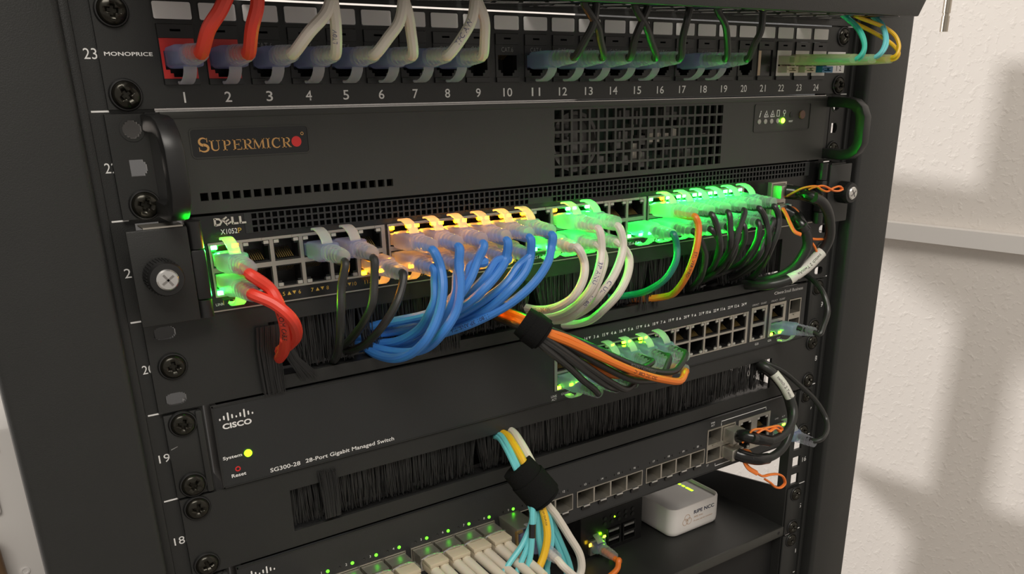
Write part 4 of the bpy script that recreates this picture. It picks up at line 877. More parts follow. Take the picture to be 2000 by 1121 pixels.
# ------------------------------------------------------------------ brush panels (U20 and U18)
def bristles(x0, x1, zt, zb, n, y0=0.2, y1=5.0, lean=1.2, gap=None):
    v = []; f = []
    for i in range(n):
        x = random.uniform(x0, x1); y = random.uniform(y0, y1)
        dx = random.gauss(0, lean); zz = zb + random.uniform(-.6, 2.0); w = random.uniform(.14, .3)
        if gap:
            for gx, gw in gap:
                if abs(x - gx) < gw: dx += (1 if x > gx else -1) * (gw - abs(x - gx)) * .8
        xm = x + dx * .4; zm = (zt + zz) / 2
        k = len(v)
        v += [(x - w, y, zt), (x + w, y, zt), (xm - w, y - .2, zm), (xm + w, y - .2, zm), (x + dx - w * .6, y + random.uniform(-.6, .4), zz), (x + dx + w * .6, y, zz)]
        f += [(k, k + 1, k + 3, k + 2), (k + 2, k + 3, k + 5, k + 4)]
    mb = MB(); mb.add(v, f); return mb
def tuft(pts, w0, w1, n, y, spread=.6):       # a loose lock of bristles, pts top -> bottom (x, z)
    mb = MB()
    for i in range(n):
        u_ = random.uniform(-1, 1); yy = y + random.uniform(-.8, .8)
        P = [(pts[k][0] + u_ * (w0 + (w1 - w0) * k / (len(pts) - 1)) + random.gauss(0, .15), pts[k][1] + (random.uniform(-1.2, 1.2) if k == len(pts) - 1 else 0)) for k in range(len(pts))]
        for q in stroke(P, .5, .25): mb.add([(x, yy, z) for x, z in q], [(0, 1, 2, 3)])
    return mb
def brush_panel(zt, label, open_z, xr=187.0):
    bp_ = thing('brush_panel', label, 'brush panel', (0, -2, zt - U))
    holes = [(-xr, xr, open_z[0], open_z[1])]
    zs = (6.35, 38.1); ew = 239.8 if zt < -150 else 241.8
    for sx in (-1, 1):
        for dz in zs:
            for ix, hz in ((0, 1.5), (0.5, 2.2), (1.3, 2.75), (2.4, 3.0)):
                holes.append((round(sx * 232.9 - 5.2 + ix, 3), round(sx * 232.9 + 4.0 - ix, 3), round(zt - dz - hz, 3), round(zt - dz + hz, 3)))
    if zt < -150: holes = holes[:1]
    part('panel', MB().plate(-ew, ew, zt - U + .5, zt - .5, -2.4, -0.4, holes), 'panel_black', bp_, smooth=False)
    part('brush_holder', MB().box(-xr - 2, xr + 2, -.4, 9, open_z[1], open_z[1] + 4).box(-xr - 2, xr + 2, -.4, 9, open_z[0] - 4, open_z[0] - .5), 'plastic_black', bp_)
    return bp_
br1 = brush_panel(-2 * U, 'black brush panel with blue, red and white cables passing through its bristles', (-126.0, -98.0))
s_ = part('bristles', bristles(-186, 186, -97.5, -125.0, 2600, gap=[(-178, 8), (-140, 6), (-30, 10), (60, 8), (120, 14)]), 'bristle', br1); s_['kind'] = 'stuff'
s_ = part('bristle_tuft', tuft([(-188, -99), (-189.0, -110), (-189, -122), (-188.5, -133.5)], 6.0, 5.4, 120, -4.2), 'bristle', br1); s_['kind'] = 'stuff'
s_ = part('bristle_tuft', tuft([(-181, -106), (-177, -118), (-170, -129)], 1.6, 4.8, 70, -3.8), 'bristle', br1); s_['kind'] = 'stuff'
s_ = part('bristle_tuft', tuft([(-93, -108), (-92, -120), (-91.5, -130)], 10, 9.5, 60, -3.6), 'bristle', br1); s_['kind'] = 'stuff'
s_ = part('bristle_tuft', tuft([(58, -116), (58, -124), (57, -130)], 9, 8.5, 60, -3.6), 'bristle', br1); s_['kind'] = 'stuff'
for xx in (-232.55, 232.55): screw(br1, xx, -2 * U - U / 2, -2.4)
br2 = brush_panel(-4 * U, 'black brush panel with an aqua fibre bundle coming out of its bristles', (-212.6, -188.6))
s_ = part('bristles', bristles(-186, 186, -188.0, -211.8, 3000, gap=[(-72, 6), (178, 6)]), 'bristle', br2); s_['kind'] = 'stuff'
s_ = part('bristle_tuft', tuft([(-166, -210), (-166, -196), (-166.5, -183)], 4.2, 5.2, 90, -3.8), 'bristle', br2); s_['kind'] = 'stuff'
for xx in (-232.55, 232.55):
    for dz in (6.35, 38.1): screw(br2, xx, -4 * U - dz, -2.4)
part('shade_sheet', MB().box(-200, 226, 30, 32, -132, -92), 'deep_black', br1)  # added dark sheet hides the bright wall, standing in for the shaded interior
part('shade_sheet', MB().box(-200, 160, 30, 32, -222, -180), 'deep_black', br2)  # same kind of added dark sheet behind the lower bristles

# ------------------------------------------------------------------ 28-port switch (U19)
CC = lambda k: -16.5 + 7.1 + 14.2 * k
c1 = thing('network_switch', 'black 28-port managed switch with a green system light and a white bar logo', 'network switch', (0, -3, -177.6))
win = [(-18.2, 155.4, -170.6, -146.4), (158.0, 175.6, -170.6, -144.6), (177.8, 196.4, -170.6, -144.6), (199.6, 213.4, -170.2, -144.6)]
part('faceplate', MB().plate(-219, 219, -177.3, -134.3, -3.4, -1.4, win), 'switch_grey', c1, smooth=False)
part('face_rim', MB().box(-219, 219, -3.7, -2.8, -134.9, -134.2).box(-219, 219, -3.7, -2.8, -177.5, -176.9).box(-219.3, -218.4, -3.7, -2.8, -177.5, -134.2), 'panel_black', c1, smooth=False)
part('chassis', MB().box(-218, 218, 12, 260, -177.2, -134.4).box(-218, -216, -1, 12, -177.2, -134.4).box(216, 218, -1, 12, -177.2, -134.4), 'deep_black', c1, smooth=False)
GS = 'led_lime_hot'
clit = {(2, 1): (GS, None), (3, 1): (GS, GS), (4, 1): (GS, GS), (5, 1): (GS, None), (0, 0): (GS, GS), (1, 0): (GS, None), (2, 0): (None, GS)}
hs = []
for k in range(12):
    hs += [(round(CC(k) - 6.3, 3), round(CC(k) + 6.3, 3), -158.0, -147.6), (round(CC(k) - 6.3, 3), round(CC(k) + 6.3, 3), -169.6, -159.4)]
part('port_block', MB().plate(-17.8, 155.2, -170.4, -146.6, -3.9, -1.6, hs), 'steel', c1, smooth=False)
for k in range(12):
    port(c1, CC(k), -152.8, -3.5, True, clit.get((k, 1), (None, None)))
    port(c1, CC(k), -164.5, -3.5, False, clit.get((k, 0), (None, None)))
    part('shield_tab', MB().box(CC(k) - 7.2, CC(k) - 3.0, -4.3, -3.8, -147.6, -146.7).box(CC(k) + 3.0, CC(k) + 6.9, -4.3, -3.8, -147.6, -146.7), 'steel', c1, smooth=False)
    text(f'{k + 13}', 'white_print', c1, (CC(k) + 2.0, -3.5, -140.6), h=2.1, bold=.02, name='port_lettering')
    pol = [[(CC(k) + 3.9, -139.7), (CC(k) + 5.9, -139.7), (CC(k) + 4.9, -141.5)]]
    if k < 11:
        text(f'{k + 2}', 'white_print', c1, (CC(k) + 8.6, -3.5, -140.6), h=2.1, bold=.02, name='port_lettering')
        pol.append([(CC(k) + 10.4, -141.5), (CC(k) + 12.4, -141.5), (CC(k) + 11.4, -139.7)])
    flat(pol, 'white_print', c1, 'port_arrows', -3.5)
for x0, x1, gl in ((158.3, 175.3, None), (178.1, 196.1, GS)):
    xm = (x0 + x1) / 2
    part('port_block', MB().plate(x0, x1, -170.4, -144.8, -3.9, -1.6, [(round(xm - 6.3, 3), round(xm + 6.3, 3), -157.2, -146.8), (round(xm - 6.3, 3), round(xm + 6.3, 3), -169.6, -159.4)]), 'steel', c1, smooth=False)
    port(c1, xm, -152.0, -3.5, True, (None, None)); port(c1, xm, -164.5, -3.5, False, (gl, gl))
    text('LINK/ACT', 'white_print', c1, (xm - 4.2, -3.5, -142.9), w=7.0, h=1.3, name='port_lettering')
    text('GIGABIT', 'white_print', c1, (xm + 4.4, -3.5, -142.9), w=6.2, h=1.3, name='port_lettering')
part('fibre_cage', MB().plate(199.8, 213.2, -170.0, -144.8, -4.0, 4, [(200.6, 212.4, -155.6, -145.6), (200.6, 212.4, -169.2, -160.2)]).box(205, 208.2, -5.0, -3.8, -157.2, -156.2), 'steel', c1, smooth=False)
part('cage_floor', MB().box(200, 213, 4, 8, -170, -145), 'deep_black', c1)
text('Cisco', 'white_print', c1, (187.2, -3.5, -137.4), h=2.2, w=10.4, bold=.02, name='brand_lettering')
text('Small Business', 'white_print', c1, (203.8, -3.5, -137.5), h=2.4, w=21.0, name='brand_lettering')
for s__, xx, zz in (('G25', 167, -173.4), ('G26', 181, -173.2), ('G27', 191, -173.2)): text(s__, 'white_print', c1, (xx, -3.5, zz), h=1.6, name='port_lettering')
text('LINK', 'white_print', c1, (-18.0, -3.5, -173.6), h=1.5, w=4.4, name='port_lettering')
text('ACT', 'white_print', c1, (-18.0, -3.5, -175.7), h=1.5, w=3.8, name='port_lettering')
text('GIGABIT', 'white_print', c1, (-9.0, -3.5, -173.4), h=1.5, w=7.0, name='port_lettering')
def bar_logo(parent, x0, zmid, y):
    pol = []
    for i, hh in enumerate((1.1, 2.2, 4.3, 2.2, 1.1, 2.2, 4.3, 2.2, 1.1)):
        xx = x0 + i * 1.95
        low = zmid - (1.9 if hh > 4 else 1.1)
        pol.append(rrect(xx - .38, xx + .38, low, low + hh, .37, 3))
    flat(pol, 'white_print', parent, 'bar_logo', y)
bar_logo(c1, -216.0, -140.9, -3.5)
text('CISCO', 'white_print', c1, (-208.3, -3.5, -145.4), h=2.9, w=14.0, bold=.035, name='brand_lettering')
text('System', 'white_print', c1, (-212.8, -3.5, -162.0), h=2.2, w=9.2, bold=.02)
part('system_led', MB().lathe([(1.9, -3.4), (1.9, -3.9), (1.2, -4.2), (.1, -4.2)], (-205.2, -161.8), 20), 'led_lime', c1)
part('reset_ring', MB().lathe([(1.35, -3.4), (1.35, -3.6), (.8, -3.6), (.8, -3.3)], (-211.1, -168.8), 20, False), 'logo_red', c1)
text('Reset', 'white_print', c1, (-211.0, -3.5, -172.0), h=1.9, w=7.1, bold=.02)
text('SG300-28', 'white_print', c1, (-187.8, -3.5, -174.2), h=2.3, w=15.6, bold=.012)
text('28-Port Gigabit Managed Switch', 'white_print', c1, (-152.0, -3.5, -174.3), h=2.9, w=50.2, bold=.012)
for sx in (-1, 1):
    a, c = sorted((sx * 241.3, sx * 224.6))
    part('rack_ear', MB().box(a + .9 * (sx < 0), c - .9 * (sx > 0), -2.4, -.4, -177.3, -134.4), 'panel_black', c1, bevel=.5)
    a, c = sorted((sx * 226.6, sx * 223.4))
    part('ear_fold', MB().box(a, c, -3.6, 20, -177.3, -134.4), 'panel_black', c1, bevel=1.0)
    for dz in (6.35, 38.1): screw(c1, sx * 232.55, -3 * U - dz, -2.4)
part('ear_scratch', MB().add([(-239.5, -2.5, -151.2), (-236.4, -2.5, -150.3), (-236.4, -2.5, -150.6), (-239.5, -2.5, -151.7)], [(0, 1, 2, 3)]), 'grey_print', c1, smooth=False)

# ------------------------------------------------------------------ fibre switch (U17)
SX = lambda n: (-183, -122, -61, 0, 61)[(n - 1) // 4] + 7.2 + 14.4 * ((n - 1) % 4)
c2 = thing('network_switch', 'black fibre switch with a row of metal module slots below the brush panel', 'network switch', (0, -3, -266))
win = [(round(SX(g * 4 + 1) - 7.3, 3), round(SX(g * 4 + 4) + 7.3, 3), -257.3, -245.3) for g in range(5)] + [(120.4, 150.2, -258.6, -231.2), (153.4, 189.6, -259.0, -231.4), (194.2, 210.4, -259.0, -245.0)]
part('faceplate', MB().plate(-219, 219, -266.5, -223.2, -3.4, -1.4, win), 'switch_grey', c2, smooth=False)
part('face_rim', MB().box(-219, 219, -3.7, -2.8, -223.8, -223.1).box(-219, 219, -3.7, -2.8, -266.8, -266.2).box(-219.3, -218.4, -3.7, -2.8, -266.8, -223.1), 'panel_black', c2, smooth=False)
part('chassis', MB().box(-218, 218, 20, 260, -266.4, -223.4).box(-218, -216, -1, 20, -266.4, -223.4).box(216, 218, -1, 20, -266.4, -223.4).box(-218, 218, -1, 20, -266.4, -265.6), 'deep_black', c2, smooth=False)
for g in range(5):
    hs = [(round(SX(g * 4 + k) - 6.6, 3), round(SX(g * 4 + k) + 6.6, 3), -256.6, -246.0) for k in range(1, 5)]
    part('module_cage', MB().plate(SX(g * 4 + 1) - 7.2, SX(g * 4 + 4) + 7.2, -257.2, -245.4, -4.0, 10, hs), 'steel', c2, smooth=False)
for n in range(1, 21):
    x = SX(n)
    part('slot_floor', MB().box(x - 6.5, x + 6.5, 10, 12, -256.5, -246), 'deep_black', c2)
    part('slot_latch', MB().box(x - 2.6, x + 2.6, -5.6, -3.9, -257.6, -256.4), 'bright_steel', c2, bevel=.2)
    part('latch_clip', MB().box(x - 3.4, x + 3.4, -4.6, -3.3, -260.0, -257.7), 'strip_black', c2, smooth=False)
    text(str(n), 'white_print', c2, (x, -3.5, -241.9), h=1.5, name='port_lettering')
    for dx in (-3.6, 3.6):
        on = n <= 9 and dx > 0
        part('link_led', MB().lathe([(.95 if on else .6, -3.4), (.95 if on else .6, -3.7), (.1, -3.9)], (x + dx, -242.2), 12), 'led_green_small' if on else 'strip_black', c2)
text('LINK', 'white_print', c2, (-191, -3.5, -243.4), h=1.4, name='port_lettering')
bar_logo(c2, -216.0, -229.6, -3.5)
text('CISCO', 'white_print', c2, (-208.3, -3.5, -234.6), h=2.9, w=14.0, bold=.035, name='brand_lettering')
part('module_cage', MB().plate(120.6, 150.0, -258.4, -231.4, -4.0, 6, [(121.6, 134.6, -243.6, -232.4), (121.6, 134.6, -257.4, -247.6), (136.4, 149.2, -243.6, -232.4), (136.4, 149.2, -257.4, -247.6)]).box(126, 131, -5, -3.8, -245.2, -244), 'steel', c2, smooth=False)
part('slot_floor', MB().box(121, 150, 6, 8, -258, -232), 'deep_black', c2)
part('port_block', MB().plate(153.6, 189.4, -258.8, -231.6, -3.9, -1.6, [(155.6, 168.0, -244.4, -234.2), (174.6, 187.0, -244.4, -234.2), (155.6, 168.0, -257.4, -247.2), (174.6, 187.0, -257.4, -247.2)]), 'steel', c2, smooth=False)
for xx in (161.8, 180.8):
    port(c2, xx, -239.3, -3.5, True, (None, None)); port(c2, xx, -252.3, -3.5, False, (None, None))
part('port_block', MB().plate(194.4, 210.2, -258.8, -245.2, -3.9, -1.6, [(196.1, 208.5, -257.0, -246.8)]), 'steel', c2, smooth=False)
port(c2, 202.3, -251.9, -3.5, True, ('led_off', GS))
flat(stroke([(135, -231.0), (135, -227.6), (184, -227.6), (184, -229.6)], .5), 'white_print', c2, 'bracket_print', -3.5)
flat(stroke([(131, -261.0), (131, -263.0), (152, -263.0), (152, -261.4)], .5), 'white_print', c2, 'bracket_print', -3.5)
text('LINK', 'white_print', c2, (126, -3.5, -226.6), h=1.3, name='port_lettering'); text('ACT', 'white_print', c2, (126, -3.5, -228.8), h=1.3, name='port_lettering')
text('17', 'white_print', c2, (123, -3.5, -260.6), h=1.5, name='port_lettering')
text('LINK', 'white_print', c2, (198, -3.5, -240.6), h=1.3, name='port_lettering'); text('ACT', 'white_print', c2, (206, -3.5, -240.6), h=1.3, name='port_lettering')
for sx in (-1, 1):
    a, c = sorted((sx * 241.3, sx * 224.6))
    part('rack_ear', MB().box(a, c, -2.4, -.4, -266.4, -223.3), 'panel_black', c2, bevel=.5)
    a, c = sorted((sx * 226.6, sx * 223.4))
    part('ear_fold', MB().box(a, c, -3.6, 20, -266.4, -223.3), 'panel_black', c2, bevel=1.0)
    for dz in (6.35, 38.1): screw(c2, sx * 232.55, -5 * U - dz, -2.4)

# ------------------------------------------------------------------ shelf (U15) and what is below
sh = thing('rack_shelf', 'black steel rack shelf carrying the white router', 'shelf', (0, 0, -356))
part('tray', MB().box(-222, 222, -1.5, 480, -347.2, -346.0), 'panel_black', sh, smooth=False)
part('front_lip', MB().box(-222, 222, -2.2, -.6, -354.6, -345.9), 'bezel_grey', sh, bevel=.4)
part('rivet_hole', MB().lathe([(1.5, -2.25), (1.5, -2.1)], (216, -350.2), 14), 'deep_black', sh)
for sx in (-1, 1):
    part('side_plate', MB().prism_x([(-1, -347), (480, -347), (480, -346), (80, -323.8), (-1, -310.4)], sx * 222 - .7, sx * 222 + .7), 'panel_black', sh, smooth=False)
    a, c = sorted((sx * 241.3, sx * 223))
    part('rack_ear', MB().box(a, c, -2.4, -.4, -354.8, -311.8), 'panel_black', sh, bevel=.8)
    for dz in (6.35, 38.1): screw(sh, sx * 232.55, -7 * U - dz, -2.4)
lo = thing('shade_filler_unit', 'near-black box added as shade below the shelf, with rack ears', 'filler box', (0, 20, -445))
part('case', MB().box(-221.5, 221.5, 8, 400, -470, -357), 'deep_black', lo, smooth=False)  # box added to block the bright wall; near-black colour stands for shade
for sx in (-1, 1):
    a, c = sorted((sx * 241.3, sx * 223))
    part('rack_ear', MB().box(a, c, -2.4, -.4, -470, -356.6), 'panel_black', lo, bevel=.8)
    screw(lo, sx * 232.55, -8 * U - 6.35, -2.4)

# ------------------------------------------------------------------ small router and single-board computer on the shelf
rt = thing('mini_router', 'small white square router with rounded corners on the rack shelf', 'router', (158, 66, -346))
def rsq(z, inset=0.0, r=8.5):
    return [(x, y, z) for x, y in [(p[0], p[1]) for p in rrect(129.5 + inset, 186.5 - inset, 38 + inset, 95 - inset, r - inset, 6)]]
def ring_wall(secs):
    mb = MB(); n = len(secs[0]); v = [p for s2 in secs for p in s2]; f = []
    for k in range(len(secs) - 1):
        for i in range(n):
            j = (i + 1) % n
            f.append((k * n + i, k * n + j, (k + 1) * n + j, (k + 1) * n + i))
    f.append(tuple(range(n - 1, -1, -1))); f.append(tuple(range((len(secs) - 1) * n, len(secs) * n)))
    return mb.add(v, f)
part('foot', ring_wall([rsq(-346, 2.5), rsq(-345, 2.5)]), 'strip_black', rt)
part('case', ring_wall([rsq(-345.2, 1.6), rsq(-343.6, .4), rsq(-341, 0), rsq(-321.5, 0), rsq(-320.4, .5), rsq(-320.2, 1.2), rsq(-320.9, 2.0), rsq(-323.0, 2.4)]), 'router_white', rt)
part('top_plate', ring_wall([rsq(-323.3, 2.45), rsq(-322.6, 2.45)]), 'router_grey', rt)
for k, (a, c) in enumerate(((60, 68), (70, 73), (75, 83))): part('light_bar', MB().box(172.5, 174.5, a, c, -322.65, -322.4), 'led_lime', rt)
text('RIPE NCC', 'ink_navy', rt, (165.8, 37.8, -327.6), h=3.4, w=23.5, bold=.02)
text('RIPE Atlas', 'ink_tan', rt, (159.6, 37.8, -332.2), h=1.4, w=10)
text('Probe serial number', 'ink_tan', rt, (165.4, 37.8, -335.8), h=1.3, w=22)
flat([q for cx_, cz_ in ((146.6, -330.4), (144.5, -334.0), (148.7, -334.0)) for q in ring_polys(cx_, cz_, 2.7, 3.05, 24)], 'ink_tan', rt, 'ring_logo', 37.8)

pi = thing('single_board_computer', 'small black boxed computer with four USB sockets on the shelf', 'computer', (84, 90, -346))
hs = [(76.0, 89.6, -342.5, -326.0), (92.0, 105.6, -342.5, -326.0), (57.5, 73.5, -343.5, -330.0)]
part('case', MB().plate(50, 113, -346, -309, 57, 59, hs).box(50, 113, 66, 146, -346, -309).box(50, 52, 59, 66, -346, -309).box(111, 113, 59, 66, -346, -309).box(50, 113, 59, 66, -311, -309).box(50, 113, 59, 66, -346, -344), 'strip_black', pi, smooth=False)
for xx in (82.8, 98.8):
    us = part('usb_socket', MB().plate(xx - 6.6, xx + 6.6, -342.2, -326.2, 55.5, 60, [(xx - 5.8, xx + 5.8, -333.4, -327.0), (xx - 5.8, xx + 5.8, -341.4, -335.0)]), 'plastic_black', pi, smooth=False)
    for zz in (-328.4, -336.4): part('contact_bar', MB().box(xx - 5.2, xx + 5.2, 55.8, 60, zz - .9, zz + .9), 'bright_steel', pi, smooth=False)
part('ethernet_socket', MB().plate(57.8, 73.2, -343.2, -330.2, 54.5, 66, [(59.6, 71.4, -341.4, -332.0)]), 'steel', pi, smooth=False)
part('socket_led', MB().box(56.4, 58.4, 54, 54.6, -334.4, -331.8), 'led_yellow', pi); part('socket_led', MB().box(70.6, 72.8, 53.8, 54.6, -330.6, -329.2), 'led_lime_hot', pi)
part('power_led', MB().box(83.4, 84.4, 56.4, 57, -317.6, -316.6), 'led_lime', pi)
for i in range(10):
    part('vent_dimple', MB().lathe([(1.7, 56.9), (1.7, 56.4), (1.2, 56.4)], (74 + (i % 5) * 7.2, -316 - (i // 5) * 4.6), 10), 'deep_black', pi)
NUM = ['zero', 'one', 'two', 'three', 'four', 'five', 'six', 'seven', 'eight', 'nine', 'ten', 'eleven', 'twelve', 'thirteen', 'fourteen', 'fifteen', 'sixteen', 'seventeen', 'eighteen', 'nineteen', 'twenty', 'twenty-one', 'twenty-two', 'twenty-three', 'twenty-four']
# ------------------------------------------------------------------ patch cables on the patch panel
for n in list(range(1, 9)) + [11, 12, 13, 14, 15, 17, 18]:
    col = 'red' if n < 3 else 'white' if n < 9 else 'black'
    key = f'p{n}'
    t = thing('patch_cable', f'{col} patch cable with a clear plug in patch panel port {NUM[n]}', 'cable', (PX(n), -2, 20.5), f'{col} patch panel cables')
    plug(t, PX(n), -2.5, 20.5, False, -3.6)
    sheath(t, key, 'sheath_' + col)
    if n == 7: print_on(t, key, 'TFC AW', 'ink_blue', 17, 2.3, 3.6, 2.45)
    if n == 4: print_on(t, key, 'LT0V', 'ink_blue', 14, 1.9, 3.6, 2.45)

# LC fibre connectors, ports 22 to 24
for n, keys, m, bm_ in ((22, ('lc22a', 'lc22b'), 'fiber_teal', 'lc_beige'), (23, ('lc23a', 'lc23b'), 'fiber_aqua', 'lc_beige'), (24, ('lc24a', 'lc24b'), 'fiber_yellow', 'lc_blue')):
    cname = {22: 'teal', 23: 'aqua', 24: 'yellow'}[n]
    t = thing('fibre_cable', f'{cname} duplex fibre cable with a clear sleeve in patch panel port {NUM[n]}', 'fibre cable', (PX(n), -2, 20), 'fibres at the right end of the patch panel')
    x = PX(n)
    for dx in (-3.1, 3.1):
        c_ = part('connector', MB().box(x + dx - 2.3, x + dx + 2.3, -16, 2, 19.6, 25.0), bm_, t, bevel=.3)
        ob('release_lever', rel(MB().ribbon([(-4, 19.4), (-6.5, 17.4), (-9.5, 16.4), (-11, 16.8)], 1.9, 1.0, x + dx), WL[t.name]), bm_, c_, (0, 0, 0), None, True)
    part('trigger_clip', MB().plate(x - 5.6, x + 5.6, 14.6, 18.6, -10.5, -8.5, [(x - 3.4, x + 3.4, 15.6, 17.6)]).box(x - 5.6, x - 4.6, -8.5, -2.6, 14.6, 18.6).box(x + 4.6, x + 5.6, -8.5, -2.6, 14.6, 18.6), bm_, t, smooth=False)
    part('clear_sleeve', MB().loft([(-12, 5.6, 3.5, 3.5, 0), (-40, 5.2, 3.2, 3, 0), (-56, 4.6, 2.6, 3, 0)], 16).__class__().add(*(lambda q: ([(a + x, c, d + 22.4) for a, c, d in q.v], q.f))(MB().loft([(-12, 5.6, 3.5, 3.5, 0), (-40, 5.2, 3.2, 3, .2), (-58, 4.6, 2.7, 3, .6)], 16))), 'shrink_clear', t)
    for k in keys:
        P0 = PATHS[k]
        pts = [[x + (1.5 if k.endswith('b') else -1.5), -30, 22.4]] + P0
        part('fibre', MB().tube(pts, 1.25, 8, 6), m, t)

# ------------------------------------------------------------------ cables on the 48-port switch
ORD = ('first', 'second', 'third', 'fourth', 'fifth', 'sixth')
def dell_cable(key, q, k, up, col, label, group, pr_=None):
    x = DC(q, k); z = -65.0 if up else -75.0
    t = thing('patch_cable', label, 'cable', (x, -3.5, z), group)
    plug(t, x, -4.0, z, up, -2.4 if up else 0.0)
    sheath(t, key, 'sheath_' + col)
    for a in (pr_ or ()): print_on(t, key, *a)
def dport(q, k, up): return q * 12 + k * 2 + (1 if up else 2)
rows = [('r1', 0, 0, 1, 'red'), ('r2', 0, 0, 0, 'red'), ('k1', 0, 3, 1, 'black'), ('k2', 0, 4, 1, 'black'), ('k3', 0, 5, 0, 'black')]
rows += [(f'u{k}', 1, k, 1, 'blue') for k in range(6)] + [(f'l{k}', 1, k, 0, 'blue') for k in range(5)]
rows += [('w0', 2, 0, 0, 'white'), ('w1', 2, 1, 1, 'white'), ('w2', 2, 1, 0, 'white'), ('w3', 2, 2, 1, 'white'), ('w4', 2, 2, 0, 'white'), ('t0', 2, 5, 0, 'green'), ('o0', 3, 0, 1, 'orange')]
rows += [(f'a{k}', 3, k, 1, 'black') for k in range(1, 6)] + [(f'b{k}', 3, k, 0, 'black') for k in range(6)]
glow = {0: 'glowing green plug', 1: 'amber-lit plug', 2: 'glowing green plug', 3: 'glowing green plug'}
INKS = {'u5': [('11801 3P ANSI/TIA', 'ink_navy', 75, 2.0, 3.9, 2.4)], 'w0': [('ISO/IEC 11801', 'ink_blue', 62, 2.2, 4.2, 2.45)], 'w2': [('11801', 'ink_blue', 40, 2.6, 3.9, 2.45)],
        'w1': [('3P ANU', 'ink_blue', 30, 2.4, 3.9, 2.45)], 'w3': [('C UL', 'ink_blue', 42, 2.4, 3.9, 2.45)], 'r1': [('COM CABLE', 'ink_black', 34, 2.2, 3.7, 2.7)], 'o0': [('ETL VERIFIED', 'ink_black', 34, 1.8, 3.7, 2.25)]}
for key, q, k, up, col in rows:
    where = 'upper' if up else 'lower'
    blk = ORD[q]; c_ = ORD[k]
    if key in ('k1', 'k2', 'k3'): lab = f'black patch cable, bluish plug in {where} row, {c_} column of left port block'
    elif key == 't0': lab = 'dark green patch cable curving left from a glowing plug on the 48-port switch'
    elif key == 'o0': lab = 'orange patch cable curving left from a glowing plug on the 48-port switch'
    else: lab = f'{col} patch cable, {"amber-lit" if q == 1 else "green-lit"} plug in {where} row, {c_} column of {blk} port block'
    grp = {'red': 'red cables on the 48-port switch', 'blue': 'blue cables on the 48-port switch', 'white': 'white cables on the 48-port switch', 'black': 'black cables on the 48-port switch'}.get(col)
    dell_cable(key, q, k, bool(up), col, lab, grp, INKS.get(key))

# direct-attach cables with orange pull loops
def loop(t, key, r=1.5, flat_=.6): return part('pull_loop', MB().tube(PATHS[key], r, 8, 6, flat_), 'tab_orange', t)
def dac(key, boot, tabs, label, box, r=3.6, lab=None, group=None):
    t = thing('direct_attach_cable', label, 'cable', tuple(PATHS[boot][0]), group)
    part('module_shell', MB().box(*box), 'steel', t, bevel=.4)
    part('boot', MB().tube([((box[0] + box[1]) / 2, box[2] + 1, (box[4] + box[5]) / 2)] + PATHS[boot][1:], lambda u_: 5.0 - 0.8 * u_, 14, 6), 'strip_black', t)
    part('sheath', MB().tube(PATHS[key], r, 12, 6), 'sheath_black', t)
    for k in tabs: loop(t, k, 2.3 if k == 't18b' else 1.15 if k.startswith('tab1') else 1.5)
    if lab:
        part('cable_label', MB().tube(PATHS[lab], r + .35, 14, 8), 'label_white', t)
        print_on(t, lab, 'switch 2 TwinAx', 'ink_black', 14, 2.2, 4.0, r + .4)
dac('dac1', 'dac1_boot', ('tab1a', 'tab1b'), 'thick black direct-attach cable with a white label in the upper uplink slot', (167.4, 179.6, -14, 6, -66.8, -58.0), lab='dac1_label', group='direct-attach cables')
dac('dac2', 'dac2_boot', ('tab2a', 'tab2b', 'tab2c', 'tab2d'), 'thick black direct-attach cable with an orange loop in the lower uplink slot', (167.4, 179.6, -14, 6, -80.0, -71.2), group='direct-attach cables')
dac('thick18a', 'boot18a', ('t18a', 't18a2'), 'thick black cable with a white label from the brush panel into the fibre switch', (136.8, 148.8, -15, 4, -243.2, -233.0), r=3.3, lab='label18', group='direct-attach cables')
dac('thick18b', 'boot18b', ('t18b', 't18b2', 't18b3'), 'thick black cable with a dangling orange loop below the labelled cable', (136.8, 148.8, -15, 4, -257.0, -248.0), r=3.3, group='direct-attach cables')

# ------------------------------------------------------------------ cables on the 28-port switch
crow = [('c_k5u', 5, 1, 'black', 'sixth'), ('c_o5l', 5, 0, 'orange', 'sixth'), ('c_o4l', 4, 0, 'orange', 'fifth'), ('c_k4u', 4, 1, 'black', 'fifth'), ('c_o3l', 3, 0, 'orange', 'fourth'),
        ('c_k3u', 3, 1, 'black', 'fourth'), ('c_k2u', 2, 1, 'black', 'third'), ('c_k2l', 2, 0, 'black', 'third'), ('c_k1l', 1, 0, 'black', 'second'), ('c_k0l', 0, 0, 'black', 'first')]
for key, k, up, col, od in crow:
    x = CC(k); z = -153.4 if up else -163.6
    t = thing('patch_cable', f'{col} strapped patch cable in {"upper" if up else "lower"} port {od} from left of the 28-port switch', 'cable', (x, -4, z), 'strapped black and orange cables')
    plug(t, x, -4.0, z, bool(up), 1.5 if up else -1.0)
    sheath(t, key, 'sheath_' + col, n=9)
    if key == 'c_o5l': print_on(t, key, 'ISO/IEC C88 -C', 'ink_black', 66, 2.0, 3.8, 2.25)
    if key == 'c_k5u': print_on(t, key, 'PTERN UTP E PATCH', 'grey_print', 60, 1.7, 3.6, 2.0)
t = thing('patch_cable', 'black patch cable looping out of the lowest right port of the 28-port switch', 'cable', (187.1, -4, -163.6))
plug(t, 187.1, -4.0, -163.6, False, -6, 4)
sheath(t, 'g28', 'sheath_black', inner=12)
t = thing('patch_cable', 'thin black cable from the brush panel to the far right port of the fibre switch', 'cable', (202.3, -4, -251.9))
plug(t, 202.3, -4.0, -251.0, True, 1.0, 3)
